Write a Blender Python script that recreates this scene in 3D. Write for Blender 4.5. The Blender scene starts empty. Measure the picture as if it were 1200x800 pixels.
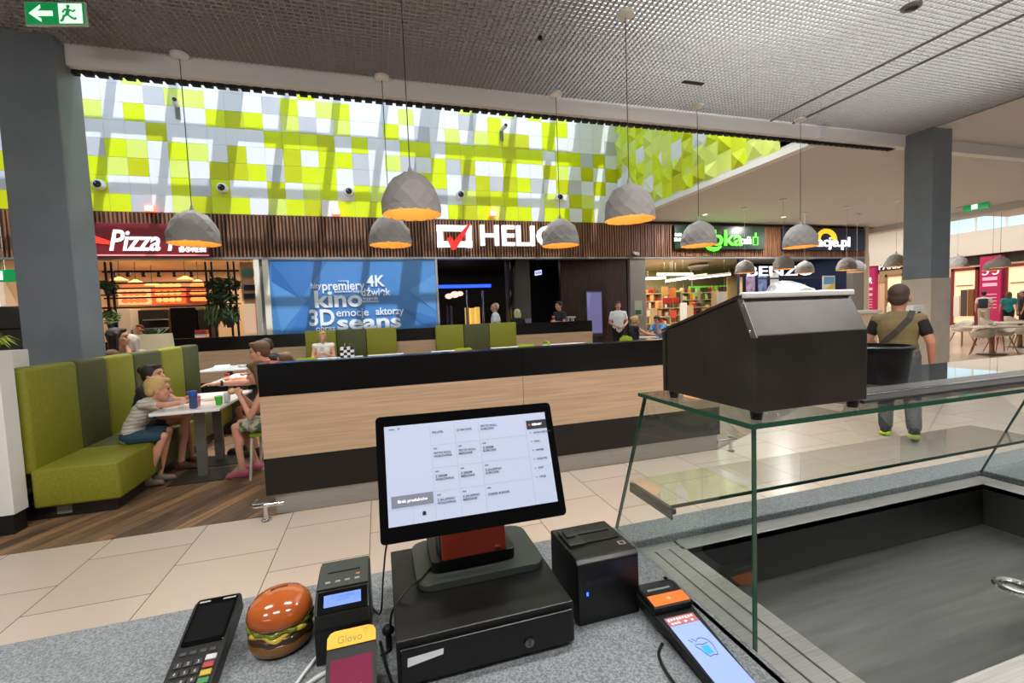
import bpy, bmesh, math, random
from mathutils import Vector, Matrix, Euler
S = bpy.context.scene
COL = S.collection
rnd = random.Random(7)
PI = math.pi
def R(d): return math.radians(d)

# ------------------------------------------------------------------ camera
F = 525.2
PIT, ROL, YAW = R(3.4777), R(-2.199), R(16.58)
CZ = 1.525
fwd = Vector((math.sin(YAW)*math.cos(PIT), math.cos(YAW)*math.cos(PIT), -math.sin(PIT)))
r0 = Vector((math.cos(YAW), -math.sin(YAW), 0)); u0 = r0.cross(fwd)
cr = r0*math.cos(ROL) + u0*math.sin(ROL)
cu = -r0*math.sin(ROL) + u0*math.cos(ROL)
CAM = Vector((0, 0, CZ))
def ray(x, y): return fwd*F + cr*(x-600) - cu*(y-400)
def PY(x, y, Y):
    d = ray(x, y); return CAM + d*(Y/d.y)
def PZ(x, y, Z):
    d = ray(x, y); return CAM + d*((Z-CZ)/d.z)
def PX(x, y, X):
    d = ray(x, y); return CAM + d*(X/d.x)
cd = bpy.data.cameras.new('camera'); co = bpy.data.objects.new('camera', cd); COL.objects.link(co)
m3 = Matrix((cr, cu, -fwd)).transposed()
co.matrix_world = Matrix.Translation(CAM) @ m3.to_4x4()
cd.sensor_width = 36; cd.lens = F/1200*36; cd.clip_start = .02; cd.clip_end = 300
S.camera = co

# ------------------------------------------------------------------ materials
def lin(c):
    f = lambda v: v/12.92 if v <= .04045 else ((v+.055)/1.055)**2.4
    return tuple(f(v/255) for v in c) + (1,)
MATS = {}
def nt(m): return m.node_tree.nodes, m.node_tree.links
def mat(name, col, rough=.5, metal=0, emit=None, es=0., spec=.5, coat=0, trans=0, ior=1.45):
    if name in MATS: return MATS[name]
    m = bpy.data.materials.new(name); m.use_nodes = True
    p = m.node_tree.nodes['Principled BSDF']
    p.inputs['Base Color'].default_value = lin(col)
    p.inputs['Roughness'].default_value = rough
    p.inputs['Metallic'].default_value = metal
    p.inputs['Specular IOR Level'].default_value = spec
    p.inputs['Coat Weight'].default_value = coat
    p.inputs['Transmission Weight'].default_value = trans
    p.inputs['IOR'].default_value = ior
    if emit: 
        p.inputs['Emission Color'].default_value = lin(emit); p.inputs['Emission Strength'].default_value = es
    MATS[name] = m
    return m
def vary(m, scale, c1, c2, mapscale=(1,1,1), bump=0, detail=4, kind='noise', lo=.35, hi=.65, roughvar=None):
    """mix two colours through an object-space noise, with an optional bump"""
    N, L = nt(m); p = N['Principled BSDF']
    tc = N.new('ShaderNodeTexCoord'); mp = N.new('ShaderNodeMapping'); mp.inputs['Scale'].default_value = mapscale
    L.new(tc.outputs['Object'], mp.inputs['Vector'])
    t = N.new('ShaderNodeTexNoise'); t.inputs['Scale'].default_value = scale; t.inputs['Detail'].default_value = detail
    L.new(mp.outputs['Vector'], t.inputs['Vector'])
    r = N.new('ShaderNodeValToRGB'); r.color_ramp.elements[0].position = lo; r.color_ramp.elements[1].position = hi
    r.color_ramp.elements[0].color = lin(c1); r.color_ramp.elements[1].color = lin(c2)
    L.new(t.outputs['Fac'], r.inputs['Fac']); L.new(r.outputs['Color'], p.inputs['Base Color'])
    if bump:
        b = N.new('ShaderNodeBump'); b.inputs['Strength'].default_value = bump; b.inputs['Distance'].default_value = .01
        L.new(t.outputs['Fac'], b.inputs['Height']); L.new(b.outputs['Normal'], p.inputs['Normal'])
    if roughvar:
        mr = N.new('ShaderNodeMapRange'); mr.inputs['To Min'].default_value = roughvar[0]; mr.inputs['To Max'].default_value = roughvar[1]
        L.new(t.outputs['Fac'], mr.inputs['Value']); L.new(mr.outputs['Result'], p.inputs['Roughness'])
    return m
def glass(name, tint, refl=1.8):
    if name in MATS: return MATS[name]
    m = bpy.data.materials.new(name); m.use_nodes = True
    N, L = nt(m); N.clear()
    o = N.new('ShaderNodeOutputMaterial'); mx = N.new('ShaderNodeMixShader'); t = N.new('ShaderNodeBsdfTransparent')
    g = N.new('ShaderNodeBsdfGlossy'); g.inputs['Roughness'].default_value = 0.0
    f = N.new('ShaderNodeFresnel'); f.inputs['IOR'].default_value = 1.5
    ml = N.new('ShaderNodeMath'); ml.operation = 'MULTIPLY'; ml.inputs[1].default_value = refl
    t.inputs['Color'].default_value = lin(tint); 
    gm = N.new('ShaderNodeNewGeometry'); sb = N.new('ShaderNodeMath'); sb.operation = 'SUBTRACT'; sb.inputs[0].default_value = 1
    m2 = N.new('ShaderNodeMath'); m2.operation = 'MULTIPLY'
    L.new(gm.outputs['Backfacing'], sb.inputs[1]); L.new(f.outputs['Fac'], ml.inputs[0]); L.new(ml.outputs[0], m2.inputs[0]); L.new(sb.outputs[0], m2.inputs[1])
    L.new(m2.outputs[0], mx.inputs['Fac'])
    L.new(t.outputs[0], mx.inputs[1]); L.new(g.outputs[0], mx.inputs[2]); L.new(mx.outputs[0], o.inputs['Surface'])
    MATS[name] = m; return m

# ------------------------------------------------------------------ mesh building
class MB:
    def __init__(s): s.bm = bmesh.new(); s.mi = 0
    def _add(s, vs, fs, M=None):
        bv = [s.bm.verts.new(M @ Vector(v) if M else v) for v in vs]
        out = []
        for f in fs:
            try:
                bf = s.bm.faces.new([bv[i] for i in f]); bf.material_index = s.mi; out.append(bf)
            except ValueError: pass
        return bv, out
    def box(s, x0, x1, y0, y1, z0, z1, bev=0, M=None, seg=2):
        vs = [(x0,y0,z0),(x1,y0,z0),(x1,y1,z0),(x0,y1,z0),(x0,y0,z1),(x1,y0,z1),(x1,y1,z1),(x0,y1,z1)]
        fs = [(0,3,2,1),(4,5,6,7),(0,1,5,4),(1,2,6,5),(2,3,7,6),(3,0,4,7)]
        bv, bf = s._add(vs, fs, M)
        if bev:
            es = list({e for f in bf for e in f.edges})
            r = bmesh.ops.bevel(s.bm, geom=es, offset=bev, segments=seg, profile=.5, affect='EDGES', clamp_overlap=True)
            for f in r['faces']: f.material_index = s.mi
        return s
    def prism(s, poly, d0, d1, M=None, bev=0):
        """poly in (x,y) extruded along z from d0 to d1"""
        n = len(poly)
        vs = [(x,y,d0) for x,y in poly] + [(x,y,d1) for x,y in poly]
        fs = [tuple(range(n))[::-1], tuple(range(n,2*n))] + [(i,(i+1)%n,n+(i+1)%n,n+i) for i in range(n)]
        bv, bf = s._add(vs, fs, M)
        if bev:
            es = list({e for f in bf for e in f.edges})
            r = bmesh.ops.bevel(s.bm, geom=es, offset=bev, segments=2, profile=.5, affect='EDGES', clamp_overlap=True)
            for f in r['faces']: f.material_index = s.mi
        return s
    def prismx(s, poly, x0, x1, bev=0):
        """poly in (y,z) extruded along x"""
        return s.prism(poly, x0, x1, Matrix(((0,0,1,0),(1,0,0,0),(0,1,0,0),(0,0,0,1))), bev)
    def quad(s, a, b, c, d): return s._add([a,b,c,d], [(0,1,2,3)])
    def lathe(s, prof, n=24, c=(0,0,0), M=None, caps=True, jit=0):
        vs = []; fs = []
        for r, z in prof:
            for i in range(n):
                a = 2*PI*i/n
                k = 1 + (rnd.uniform(-jit, jit) if jit else 0)
                vs.append((c[0]+r*k*math.cos(a), c[1]+r*k*math.sin(a), c[2]+z))
        for j in range(len(prof)-1):
            for i in range(n):
                fs.append((j*n+i, j*n+(i+1)%n, (j+1)*n+(i+1)%n, (j+1)*n+i))
        if caps:
            fs.append(tuple(range(n))[::-1]); fs.append(tuple((len(prof)-1)*n+i for i in range(n)))
        s._add(vs, fs, M); return s
    def cone(s, p0, p1, r_0, r_1, n=10):
        p0, p1 = Vector(p0), Vector(p1); d = p1-p0; l = d.length
        if l < 1e-6: return s
        M = Matrix.Translation(p0) @ d.to_track_quat('Z','Y').to_matrix().to_4x4()
        return s.lathe([(r_0,0),(r_1,l)], n, M=M)
    def tube(s, pts, r, n=8):
        """a swept tube with mitred joints"""
        pts = [Vector(p) for p in pts]; m = len(pts); vs = []; fs = []
        up = None
        for i, p in enumerate(pts):
            t = (pts[min(i+1,m-1)] - pts[max(i-1,0)]).normalized()
            if up is None:
                up = Vector((0,0,1)) if abs(t.z) < .9 else Vector((1,0,0))
            a = up.cross(t)
            if a.length < 1e-4: a = Vector((1,0,0)).cross(t)
            a.normalize(); b = t.cross(a).normalized(); up = b
            rr = r[i] if isinstance(r,(list,tuple)) else r
            for k in range(n):
                th = 2*PI*k/n; vs.append(tuple(p + a*math.cos(th)*rr + b*math.sin(th)*rr))
        for i in range(m-1):
            for k in range(n): fs.append((i*n+k, i*n+(k+1)%n, (i+1)*n+(k+1)%n, (i+1)*n+k))
        fs.append(tuple(range(n))[::-1]); fs.append(tuple((m-1)*n+k for k in range(n)))
        s._add(vs, fs); return s
    def ell(s, c, r, M=None, n=14, m=9):
        """ellipsoid"""
        vs = [(0,0,-1)]; fs = []
        for j in range(1, m):
            ph = -PI/2 + PI*j/m
            for i in range(n):
                a = 2*PI*i/n; vs.append((math.cos(ph)*math.cos(a), math.cos(ph)*math.sin(a), math.sin(ph)))
        vs.append((0,0,1)); T = len(vs)-1
        for i in range(n): fs.append((0, 1+(i+1)%n, 1+i)); fs.append((T, T-n+i, T-n+(i+1)%n))
        for j in range(m-2):
            for i in range(n):
                a = 1+j*n; fs.append((a+i, a+(i+1)%n, a+n+(i+1)%n, a+n+i))
        if isinstance(r,(int,float)): r = (r,r,r)
        MM = Matrix.Translation(Vector(c)) @ Matrix.Diagonal((*r,1))
        if M: MM = M @ MM
        s._add(vs, fs, MM); return s
    def cap(s, p0, p1, a, b=None, n=10):
        b = a if b is None else b
        s.ell(p0, a, n=n, m=6); s.ell(p1, b, n=n, m=6); s.cone(p0, p1, a, b, n); return s
    def jitter(s, k):
        for v in s.bm.verts: v.co += Vector((rnd.uniform(-k,k), rnd.uniform(-k,k), rnd.uniform(-k,k)))
        return s
    def build(s, name, m, parent=None, world=False, loc=None, rz=0, smooth=False, kind=None):
        me = bpy.data.meshes.new(name)
        bmesh.ops.recalc_face_normals(s.bm, faces=s.bm.faces)
        if world and parent is not None:
            s.bm.transform(WM[parent.name].inverted())
        s.bm.to_mesh(me); s.bm.free()
        for mm in (m if isinstance(m,(list,tuple)) else [m]): me.materials.append(mm)
        if smooth:
            me.polygons.foreach_set('use_smooth', [True]*len(me.polygons))
            if smooth != 'all': me.set_sharp_from_angle(angle=R(40))
        o = bpy.data.objects.new(name, me); COL.objects.link(o)
        if parent is not None: o.parent = parent
        if loc is not None: o.location = loc
        if rz: o.rotation_euler.z = rz
        WM[o.name] = (WM[parent.name] if parent is not None else Matrix()) @ Matrix.Translation(o.location) @ Matrix.Rotation(rz,4,'Z')
        if kind: o['kind'] = kind
        return o
WM = {}
def tag(o, label, cat, group=None, kind=None):
    o['label'] = label; o['category'] = cat
    if group: o['group'] = group
    if kind: o['kind'] = kind
    return o
def thing(name, label, cat, loc=(0,0,0), rz=0, group=None):
    o = bpy.data.objects.new(name, None); COL.objects.link(o)
    o.empty_display_size = .1
    o.location = loc; o.rotation_euler.z = rz
    WM[o.name] = Matrix.Translation(Vector(loc)) @ Matrix.Rotation(rz,4,'Z')
    return tag(o, label, cat, group)
def struct(name, mb, m, label, cat, smooth=False):
    return tag(mb.build(name, m, smooth=smooth), label, cat, kind='structure')
def dup(root, loc, rz=None, label=None, group=None):
    def rec(o, par):
        c = o.copy(); COL.objects.link(c)
        if par is not None: c.parent = par
        for ch in list(o.children): rec(ch, c)
        return c
    r_ = rec(root, None); r_.location = loc
    if rz is not None: r_.rotation_euler.z = rz
    if label: r_['label'] = label
    if group: r_['group'] = group
    WM[r_.name] = Matrix.Translation(Vector(loc)) @ Matrix.Rotation(r_.rotation_euler.z,4,'Z')
    return r_

def nest(t, kids, par):
    """move parts of a thing one level down, under the part they sit on"""
    kids = (kids,) if isinstance(kids,str) else kids
    pp = [c for c in t.children if c.name.split('.')[0] == par]
    for c in list(t.children):
        if c.name.split('.')[0] in kids:
            best = min(pp, key=lambda q: (ctr(q)-ctr(c)).length); c.parent = best
def ctr(o):
    vs = o.data.vertices; n = max(1,len(vs)); c = Vector()
    for v in vs: c += v.co
    return c/n
RX90 = Matrix.Rotation(PI/2, 4, 'X')
def wallM(x, y, z): return Matrix.Translation((x,y,z)) @ RX90        # text on a wall facing -Y
def text(body, size, M, m, name, parent=None, ext=.002, bold=0., shear=0., align='CENTER', sx=1., spacing=1., world=True, fit=None):
    cu_ = bpy.data.curves.new('t', 'FONT'); cu_.body = body; cu_.size = size; cu_.extrude = ext; cu_.offset = bold
    cu_.shear = shear; cu_.align_x = align; cu_.align_y = 'CENTER'; cu_.space_character = spacing; cu_.resolution_u = 3
    o = bpy.data.objects.new('t', cu_)
    me = bpy.data.meshes.new_from_object(o); bpy.data.objects.remove(o); bpy.data.curves.remove(cu_)
    me.name = name
    if fit and len(me.vertices):
        xs = [v.co.x for v in me.vertices]; sx = fit/(max(xs)-min(xs))
    me.transform(Matrix.Diagonal((sx,1,1,1)))
    MM = M
    if world and parent is not None: MM = WM[parent.name].inverted() @ M
    me.transform(MM); me.materials.clear(); me.materials.append(m)
    o = bpy.data.objects.new(name, me); COL.objects.link(o)
    if parent is not None: o.parent = parent
    WM[o.name] = WM[parent.name] if parent is not None else Matrix()
    return o
def merge(objs, name):
    """several meshes of one part into its first"""
    bm = bmesh.new(); mats = []
    for o in objs:
        base = len(bm.faces)
        idx = []
        for mm in o.data.materials:
            if mm not in mats: mats.append(mm)
            idx.append(mats.index(mm))
        bm.from_mesh(o.data); bm.faces.ensure_lookup_table()
        for f in bm.faces[base:]: f.material_index = idx[f.material_index]
    o = objs[0]; bm.to_mesh(o.data); bm.free(); o.data.materials.clear()
    for mm in mats: o.data.materials.append(mm)
    for k in objs[1:]: bpy.data.objects.remove(k)
    o.name = name
    return o
def area(loc, size, energy, col=(1,1,1), rot=(0,0,0), sy=None, spread=None):
    l = bpy.data.lights.new('lamp_or_fill_light','AREA'); l.energy = energy; l.color = col; l.size = size
    l.shape = 'RECTANGLE'; l.size_y = sy or size
    if spread: l.spread = spread
    o = bpy.data.objects.new('lamp_or_fill_light', l); COL.objects.link(o); o.location = loc; o.rotation_euler = rot
    return o
def point(loc, energy, col=(1,1,1), r=.05, parent=None):
    l = bpy.data.lights.new('bulb_light','POINT'); l.energy = energy; l.color = col; l.shadow_soft_size = r
    o = bpy.data.objects.new('bulb_light', l); COL.objects.link(o); o.location = loc
    if parent is not None: o.parent = parent
    return o

# palette
BLACK = mat('black_plastic', (9,9,10), .38)
BLACKM = mat('black_matte', (20,20,21), .6)
GLOSSBLACK = mat('gloss_black', (6,6,7), .08)
DKGREY = mat('dark_grey', (52,53,54), .5)
WHITE = mat('white_paint', (228,228,226), .5)
WHITEGL = mat('white_laminate', (235,236,236), .25)
CHROME = mat('chrome', (215,215,215), .15, 1)
STEEL = vary(mat('brushed_steel', (190,188,184), .4, .75), 6, (160,158,154), (176,174,170), (1,60,60), detail=3, roughvar=(.36,.46))
STEELD = vary(mat('dark_steel', (105,105,104), .4, 1), 6, (92,92,91), (118,118,116), (40,40,2), detail=3, roughvar=(.34,.48))
SKIN = mat('skin', (205,150,125), .5)
SKIN2 = mat('skin_tanned', (178,124,98), .5)
LIMEF = vary(mat('lime_upholstery', (124,124,26), .6), 90, (118,118,24), (132,132,32), bump=.05)
OLIVEF = vary(mat('olive_upholstery', (70,74,38), .6), 90, (66,70,35), (76,80,43), bump=.05)
WOODP = vary(mat('light_wood_laminate', (190,160,130), .45), 3, (170,142,116), (188,160,132), (.6,8,22), detail=5)
GREENPL = mat('green_plastic', (150,180,30), .4)
LK, LW, SKY, SUN, PLEN, EXPO, UP, DL = 72, 100, 2.8, 4.0, 750, 0.0, 95, 110
# ================================================================== the setting
YB = 12.57           # back wall of the hall
XR = 7.33            # right side of the skylight well
# --- floors
tile = mat('floor_tiles', (206,190,174), .22)
N, L = nt(tile); p = N['Principled BSDF']
tc = N.new('ShaderNodeTexCoord'); sep = N.new('ShaderNodeSeparateXYZ'); cmb = N.new('ShaderNodeCombineXYZ')
L.new(tc.outputs['Object'], sep.inputs[0])
ax = N.new('ShaderNodeMath'); ax.operation = 'ADD'; ax.inputs[1].default_value = .131+60
ay = N.new('ShaderNodeMath'); ay.operation = 'ADD'; ay.inputs[1].default_value = -3.0+60
L.new(sep.outputs['X'], ax.inputs[0]); L.new(sep.outputs['Y'], ay.inputs[0])
L.new(ay.outputs[0], cmb.inputs['X']); L.new(ax.outputs[0], cmb.inputs['Y'])
br = N.new('ShaderNodeTexBrick'); br.offset = .5; br.inputs['Scale'].default_value = 1
br.inputs['Brick Width'].default_value = .6; br.inputs['Row Height'].default_value = .6; br.inputs['Mortar Size'].default_value = .003
br.inputs['Mortar Smooth'].default_value = .1
br.inputs['Color1'].default_value = lin((206,189,173)); br.inputs['Color2'].default_value = lin((198,181,165)); br.inputs['Mortar'].default_value = lin((110,98,86))
L.new(cmb.outputs[0], br.inputs['Vector']); L.new(br.outputs['Color'], p.inputs['Base Color'])
b = MB(); b.box(-14, 40, -3.2, 30, -.1, 0)
struct('floor', b, tile, 'beige stone tile floor of the mall', 'floor')
wf = mat('wood_floor', (110,85,62), .4)
N, L = nt(wf); p = N['Principled BSDF']
tc = N.new('ShaderNodeTexCoord'); mp = N.new('ShaderNodeMapping')
dd = PZ(176,580,0) - PZ(50,632,0); mp.inputs['Rotation'].default_value = (0,0,-math.atan2(dd.y, dd.x))
L.new(tc.outputs['Object'], mp.inputs['Vector'])
br = N.new('ShaderNodeTexBrick'); br.offset = .37; br.inputs['Scale'].default_value = 1
br.inputs['Brick Width'].default_value = 1.0; br.inputs['Row Height'].default_value = .11; br.inputs['Mortar Size'].default_value = .0015
br.inputs['Color1'].default_value = lin((166,132,98)); br.inputs['Color2'].default_value = lin((98,82,68)); br.inputs['Mortar'].default_value = lin((50,42,36))
L.new(mp.outputs[0], br.inputs['Vector'])
nz = N.new('ShaderNodeTexNoise'); nz.inputs['Scale'].default_value = 2.2; nz.inputs['Detail'].default_value = 5
mp2 = N.new('ShaderNodeMapping'); mp2.inputs['Scale'].default_value = (1,9,1); L.new(mp.outputs[0], mp2.inputs[0]); L.new(mp2.outputs[0], nz.inputs['Vector'])
mx = N.new('ShaderNodeMixRGB'); mx.blend_type = 'MULTIPLY'; mx.inputs['Fac'].default_value = .75
rp = N.new('ShaderNodeValToRGB'); rp.color_ramp.elements[0].position = .3; rp.color_ramp.elements[1].position = .7
rp.color_ramp.elements[0].color = (.35,.33,.32,1); rp.color_ramp.elements[1].color = (1.25,1.2,1.15,1)
L.new(nz.outputs['Fac'], rp.inputs['Fac']); L.new(br.outputs['Color'], mx.inputs['Color1']); L.new(rp.outputs['Color'], mx.inputs['Color2'])
L.new(mx.outputs[0], p.inputs['Base Color'])
b = MB(); b.prism([(-13,3.9),(3.42,3.9),(4.4,4.35),(8.4,6.2),(8.4,10.8),(-13,10.8)], 0, .004)
struct('floor_seating', b, wf, 'brown wood plank floor of the seating island', 'floor')

# --- back wall: patterned tiles above, wooden slats, openings below
TW = (214,222,230); 
tiles = [mat('tile_white',(226,230,236),.35), mat('tile_lime',(208,226,10),.35), mat('tile_pale_lime',(212,228,110),.35),
         mat('tile_olive',(190,198,12),.35), mat('tile_grey',(188,192,200),.35)]
ROWS = ["LLGWlOLLWlLOWLLLWlLWLOLlLLWLLWOWW",      # z 4.22 upwards
        "LWWWLGLWWOWlLWLlWLWGWlOLLWWlWOlWW",
        "LlOWlWOOLGOLLWGWWWLLWGOGOLGWOGWOW",
        "GLlWLlWOWWOWLLGWlGWLGOWWLWWOlWOWO",
        "WWWOWWWWWLLLOWLWWLLWLLLLOLLWLLGOW",
        "lWLWWWLOLWlGWlWWLWGWlWlLOOWLWWWWG",
        "WWWGllWWWGLWlLWWWlWWWGWLWWWLLWWWW",
        "WWlWWWWWWWWLWWWWWWWWWlWWlWLWlWWWW",
        "WWWWWWWWWWWWWWWWWWWWWWWWWWWWWWWWW"]
code = dict(W=0,L=1,l=2,O=3,G=4)
b = MB(); T = .407; Z0 = 4.215
for j, row in enumerate(ROWS):
    for k in range(-15, 33):
        if k >= 0: c = code[row[k]]
        else: c = rnd.choice([0,0,1,2,3,4])
        b.mi = c
        x0 = -6.10+T*k; z0 = Z0+.41*j
        b.box(x0+.003, x0+T-.003, YB-.012, YB, z0+.003, z0+.407)
b.mi = 0; b.box(-13, XR, YB, YB+.15, Z0, Z0+.41*9)
struct('wall_back', b, tiles, 'back wall of lime, white and grey square tiles under the skylight', 'wall')
# right side of the well: folded triangular facets
b = MB(); 
nY = 17; y = 5.9
for k in range(nY):
    y0 = 5.9+.4*k; y1 = min(y0+.4, YB)
    for j in range(9):
        z0 = Z0+.1+.41*j+(.1 if k%2 else 0); z1 = z0+.41
        cs = [0,1,2,3] if True else 0
        base = rnd.choice([1,2,2,1,3,2,1,0]) if k > 1 else rnd.choice([0,2,3])
        a0 = Vector((XR,y0,z0)); a1 = Vector((XR,y1,z0)); a2 = Vector((XR,y1,z1)); a3 = Vector((XR,y0,z1))
        apex = Vector((XR-rnd.uniform(.0,.12) if k > 1 else XR, (y0+y1)/2+rnd.uniform(-.08,.08), (z0+z1)/2+rnd.uniform(-.08,.08)))
        for q in ((a0,a1),(a1,a2),(a2,a3),(a3,a0)):
            b.mi = base if rnd.random() < .85 else rnd.choice([1,2,2,0])
            b._add([q[0], q[1], apex], [(0,1,2)])
b.mi = 0; b.box(XR+.01, XR+.15, 5.9, YB+.15, Z0+.1, Z0+3.7)
struct('wall_right', b, tiles, 'side wall of the skylight well with folded lime facets', 'wall')

slatw = vary(mat('slat_wood', (128,86,60), .5), 3, (100,66,46), (150,104,74), (9,9,.6), detail=4)
slatb = mat('slat_backing', (38,28,22), .7)
bright = PY(1012,275,YB).x
b = MB(); b.mi = 1; b.box(-13, bright, YB-.02, YB+.12, 3.16, Z0); b.mi = 0
x = -13
while x < bright-.05:
    w = rnd.choice([.035,.04,.045]); dpt = rnd.choice([.05,.06,.07])
    b.box(x, x+w, YB-.02-dpt, YB-.02, 3.18, Z0-.005); x += .083
b.mi = 1; b.box(XR, bright, YB-.02, YB+.12, Z0, 4.41); b.mi = 2; b.box(-13, bright, YB-.1, YB+.14, 3.12, 3.17)
struct('wall_fascia', b, [slatw, slatb, mat('fascia_metal',(150,150,150),.4,.6)], 'brown wooden slat fascia running above the shop fronts', 'wall')

# --- ceilings
gridm = mat('grid_blade', (160,159,157), .5)
b = MB(); GZ = 4.5; PI_ = .06
x = -8.0
while x < 9.6: b.box(x, x+.007, -3.1, 5.93, GZ, GZ+.03); x += PI_
y = -.4
while y < 5.93: b.box(-8, 9.6, y, y+.007, GZ, GZ+.03); y += PI_
struct('ceiling_grid', b, gridm, 'open cell metal grid ceiling above the counter', 'ceiling')
slab = mat('slab_concrete', (176,176,174), .8)
b = MB(); b.box(-14, 9.7, -3.2, 6.05, 5.1, 5.3); b.box(-14,-13.8,-3.2,6.05,4.5,5.1); b.box(9.6,9.75,-3.2,6.05,4.5,5.1)
b.box(-13.8,-8,-3.2,6.0,4.5,4.56); b.box(-14,9.7,-3.2,-3.05,4.5,5.1); 
struct('ceiling_slab', b, slab, 'grey concrete slab above the open grid', 'ceiling')
plaster = mat('ceiling_plaster', (205,202,198), .8)
b = MB(); b.box(9.78, 34, -3.2, 5.95, GZ, GZ+.12); b.box(9.52, 9.78, -3.2, 5.95, GZ-.012, GZ+.12); struct('ceiling_plaster', b, plaster, 'plain plaster ceiling beside the column', 'ceiling')
# bulkhead along the edge, with a corrugated lower lip
b = MB(); b.box(-13.8, 34, 5.95, 6.1, 4.3, 5.3)
struct('trim_1', b, mat('bulkhead_paint',(232,230,228),.6), 'pale bulkhead along the edge of the grid ceiling', 'trim')
b = MB(); x = -9
while x < 9.2: b.box(x, x+.085, 6.03, 6.09, 4.255, 4.3); x += .125
b.box(-9, 9.3, 6.04, 6.09, 4.285, 4.3)
struct('trim_2', b, BLACKM, 'black toothed lip under the pale bulkhead', 'trim')
# white ceiling right of the well and far beyond
b = MB(); b.box(XR, 18.5, 6.1, YB+.2, 4.3, 4.42); b.box(bright, 18.5, YB, 27, 4.3, 4.42)
b.box(XR, XR+.16, 6.1, YB, 4.42, 8.6)
struct('ceiling_white', b, plaster, 'smooth white lower ceiling in front of the right shops', 'ceiling')
b = MB(); b.box(XR-.03, XR+.16, 6.1, YB-.02, 4.24, 4.36)
struct('trim_3', b, WHITE, 'white edge trim under the folded side wall', 'trim')
# skylight over the well
b = MB(); ZS = 8.2
for k in range(-10, 7):
    wx = .5 if k % 4 == 2 else .17
    cx = -.5+1.19*k
    if k == 6: wx = .9  # last bar widened to cast the shade in the wall corner
    b.box(cx-wx/2, cx+wx/2, 8.2, YB+.2, ZS, ZS+.14)
for yy, w in ((8.25,.1),(8.86,.1),(9.68,.12),(10.5,.09),(11.32,.15),(12.14,.09)): b.box(-13, XR+.1, yy-w/2, yy+w/2, ZS, ZS+.1)
struct('skylight_frame', b, WHITE, 'white bars of the skylight over the seating area', 'skylight')
b = MB(); b.box(-13.9, 9.7, 5.95, 6.1, 5.3, 8.6); struct('wall_well_front', b, WHITE, 'white front side of the skylight well', 'wall')
b = MB(); b.box(-13.2, -13, 6, YB+.2, 4.2, 8.6); struct('wall_well_left', b, WHITE, 'white left side of the skylight well', 'wall')
b = MB(); b.box(-13, XR+.1, YB, YB+.2, Z0+3.6, 8.6); struct('wall_well_top', b, WHITE, 'white upper edge of the back wall of the skylight well', 'wall')

b = MB(); b.box(-13.9, 9.7, 5.95, 8.3, ZS, ZS+.3); struct('ceiling_sun_cover', b, WHITE, 'unseen white roof strip added to keep sun off the banquettes', 'ceiling')  # unseen roof closed here to stop the sun reaching the banquettes
# --- columns
colm = vary(mat('column_paint', (112,120,127), .45), 2, (108,116,123), (118,126,133))
stone = vary(mat('column_stone', (196,184,170), .35), 2.5, (188,176,162), (203,192,178))
b = MB(); b.mi = 0; b.box(-3.46, -2.97, 5.77, 6.2, 0, 4.5, .01)
struct('column_1', b, colm, 'dark grey column behind the green bench', 'column')
b = MB(); b.mi = 0; b.box(9.43, 9.92, 5.52, 5.97, 1.88, 4.5, .01); b.mi = 1; b.box(9.415, 9.935, 5.505, 5.985, 0, 1.88, .005)
struct('column_2', b, [colm, stone], 'blue grey column with a beige stone foot', 'column')
# small white bracket where bulkhead meets the column
# --- outer shell
shell = mat('shell_paint', (150,146,140), .8)
b = MB(); b.box(-14.2,-14,-3.2,18,0,8.6); struct('wall_left', b, shell, 'plain wall at the far left of the hall', 'wall')
b = MB(); b.box(-14,40,-3.4,-3.2,0,5.3); struct('wall_front', b, mat('kitchen_wall',(30,30,31),.6), 'dark wall behind the food counter', 'wall')
# unseen fill lights added over the counter and in the skylight well
diff = mat('diffuser', (255,255,255), .5, emit=(255,252,245), es=4)
fill0 = None
for i, (x, y, z, sc_) in enumerate([(-3.4,-1.2,4.44,1),(-.6,-1.2,4.44,1),(2.2,-1.2,4.44,1),(5.0,-1.2,4.44,1),(-2.0,1.2,4.44,1),(1.0,1.2,4.44,1),(4.2,1.2,4.44,1),
                                  (-7.5,7.1,8.14,4),(-4.0,7.1,8.14,4),(-.5,7.1,8.14,4),(3.0,7.1,8.14,4),(6.0,7.1,8.14,4)]):
    nm = ['by the kitchen wall, first','by the kitchen wall, second','by the kitchen wall, third','by the kitchen wall, fourth','over the counter end','over the till','over the glass case',
          'in the skylight well, first','in the skylight well, second','in the skylight well, third','in the skylight well, fourth','in the skylight well, fifth'][i]
    if fill0 is None:
        fill0 = thing('fill_panel', 'added flat white fill panel '+nm, 'fill light', (x,y,z), 0, 'added fill panels in the ceilings')
        b = MB(); b.box(-.62,.62,-.17,.17,0,.05,.004); b.build('frame', WHITE, fill0)
        b = MB(); b.box(-.59,.59,-.14,.14,-.006,.01); b.build('diffuser', diff, fill0)
    else: dup(fill0, (x,y,z), None, 'added flat white fill panel '+nm)
    area((x,y,z-.02), 1.15 if i < 7 else 2.6, LK if i < 7 else LW, (1,.97,.92), sy=.28 if i < 7 else .6, spread=None if i < 7 else R(75))
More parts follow.
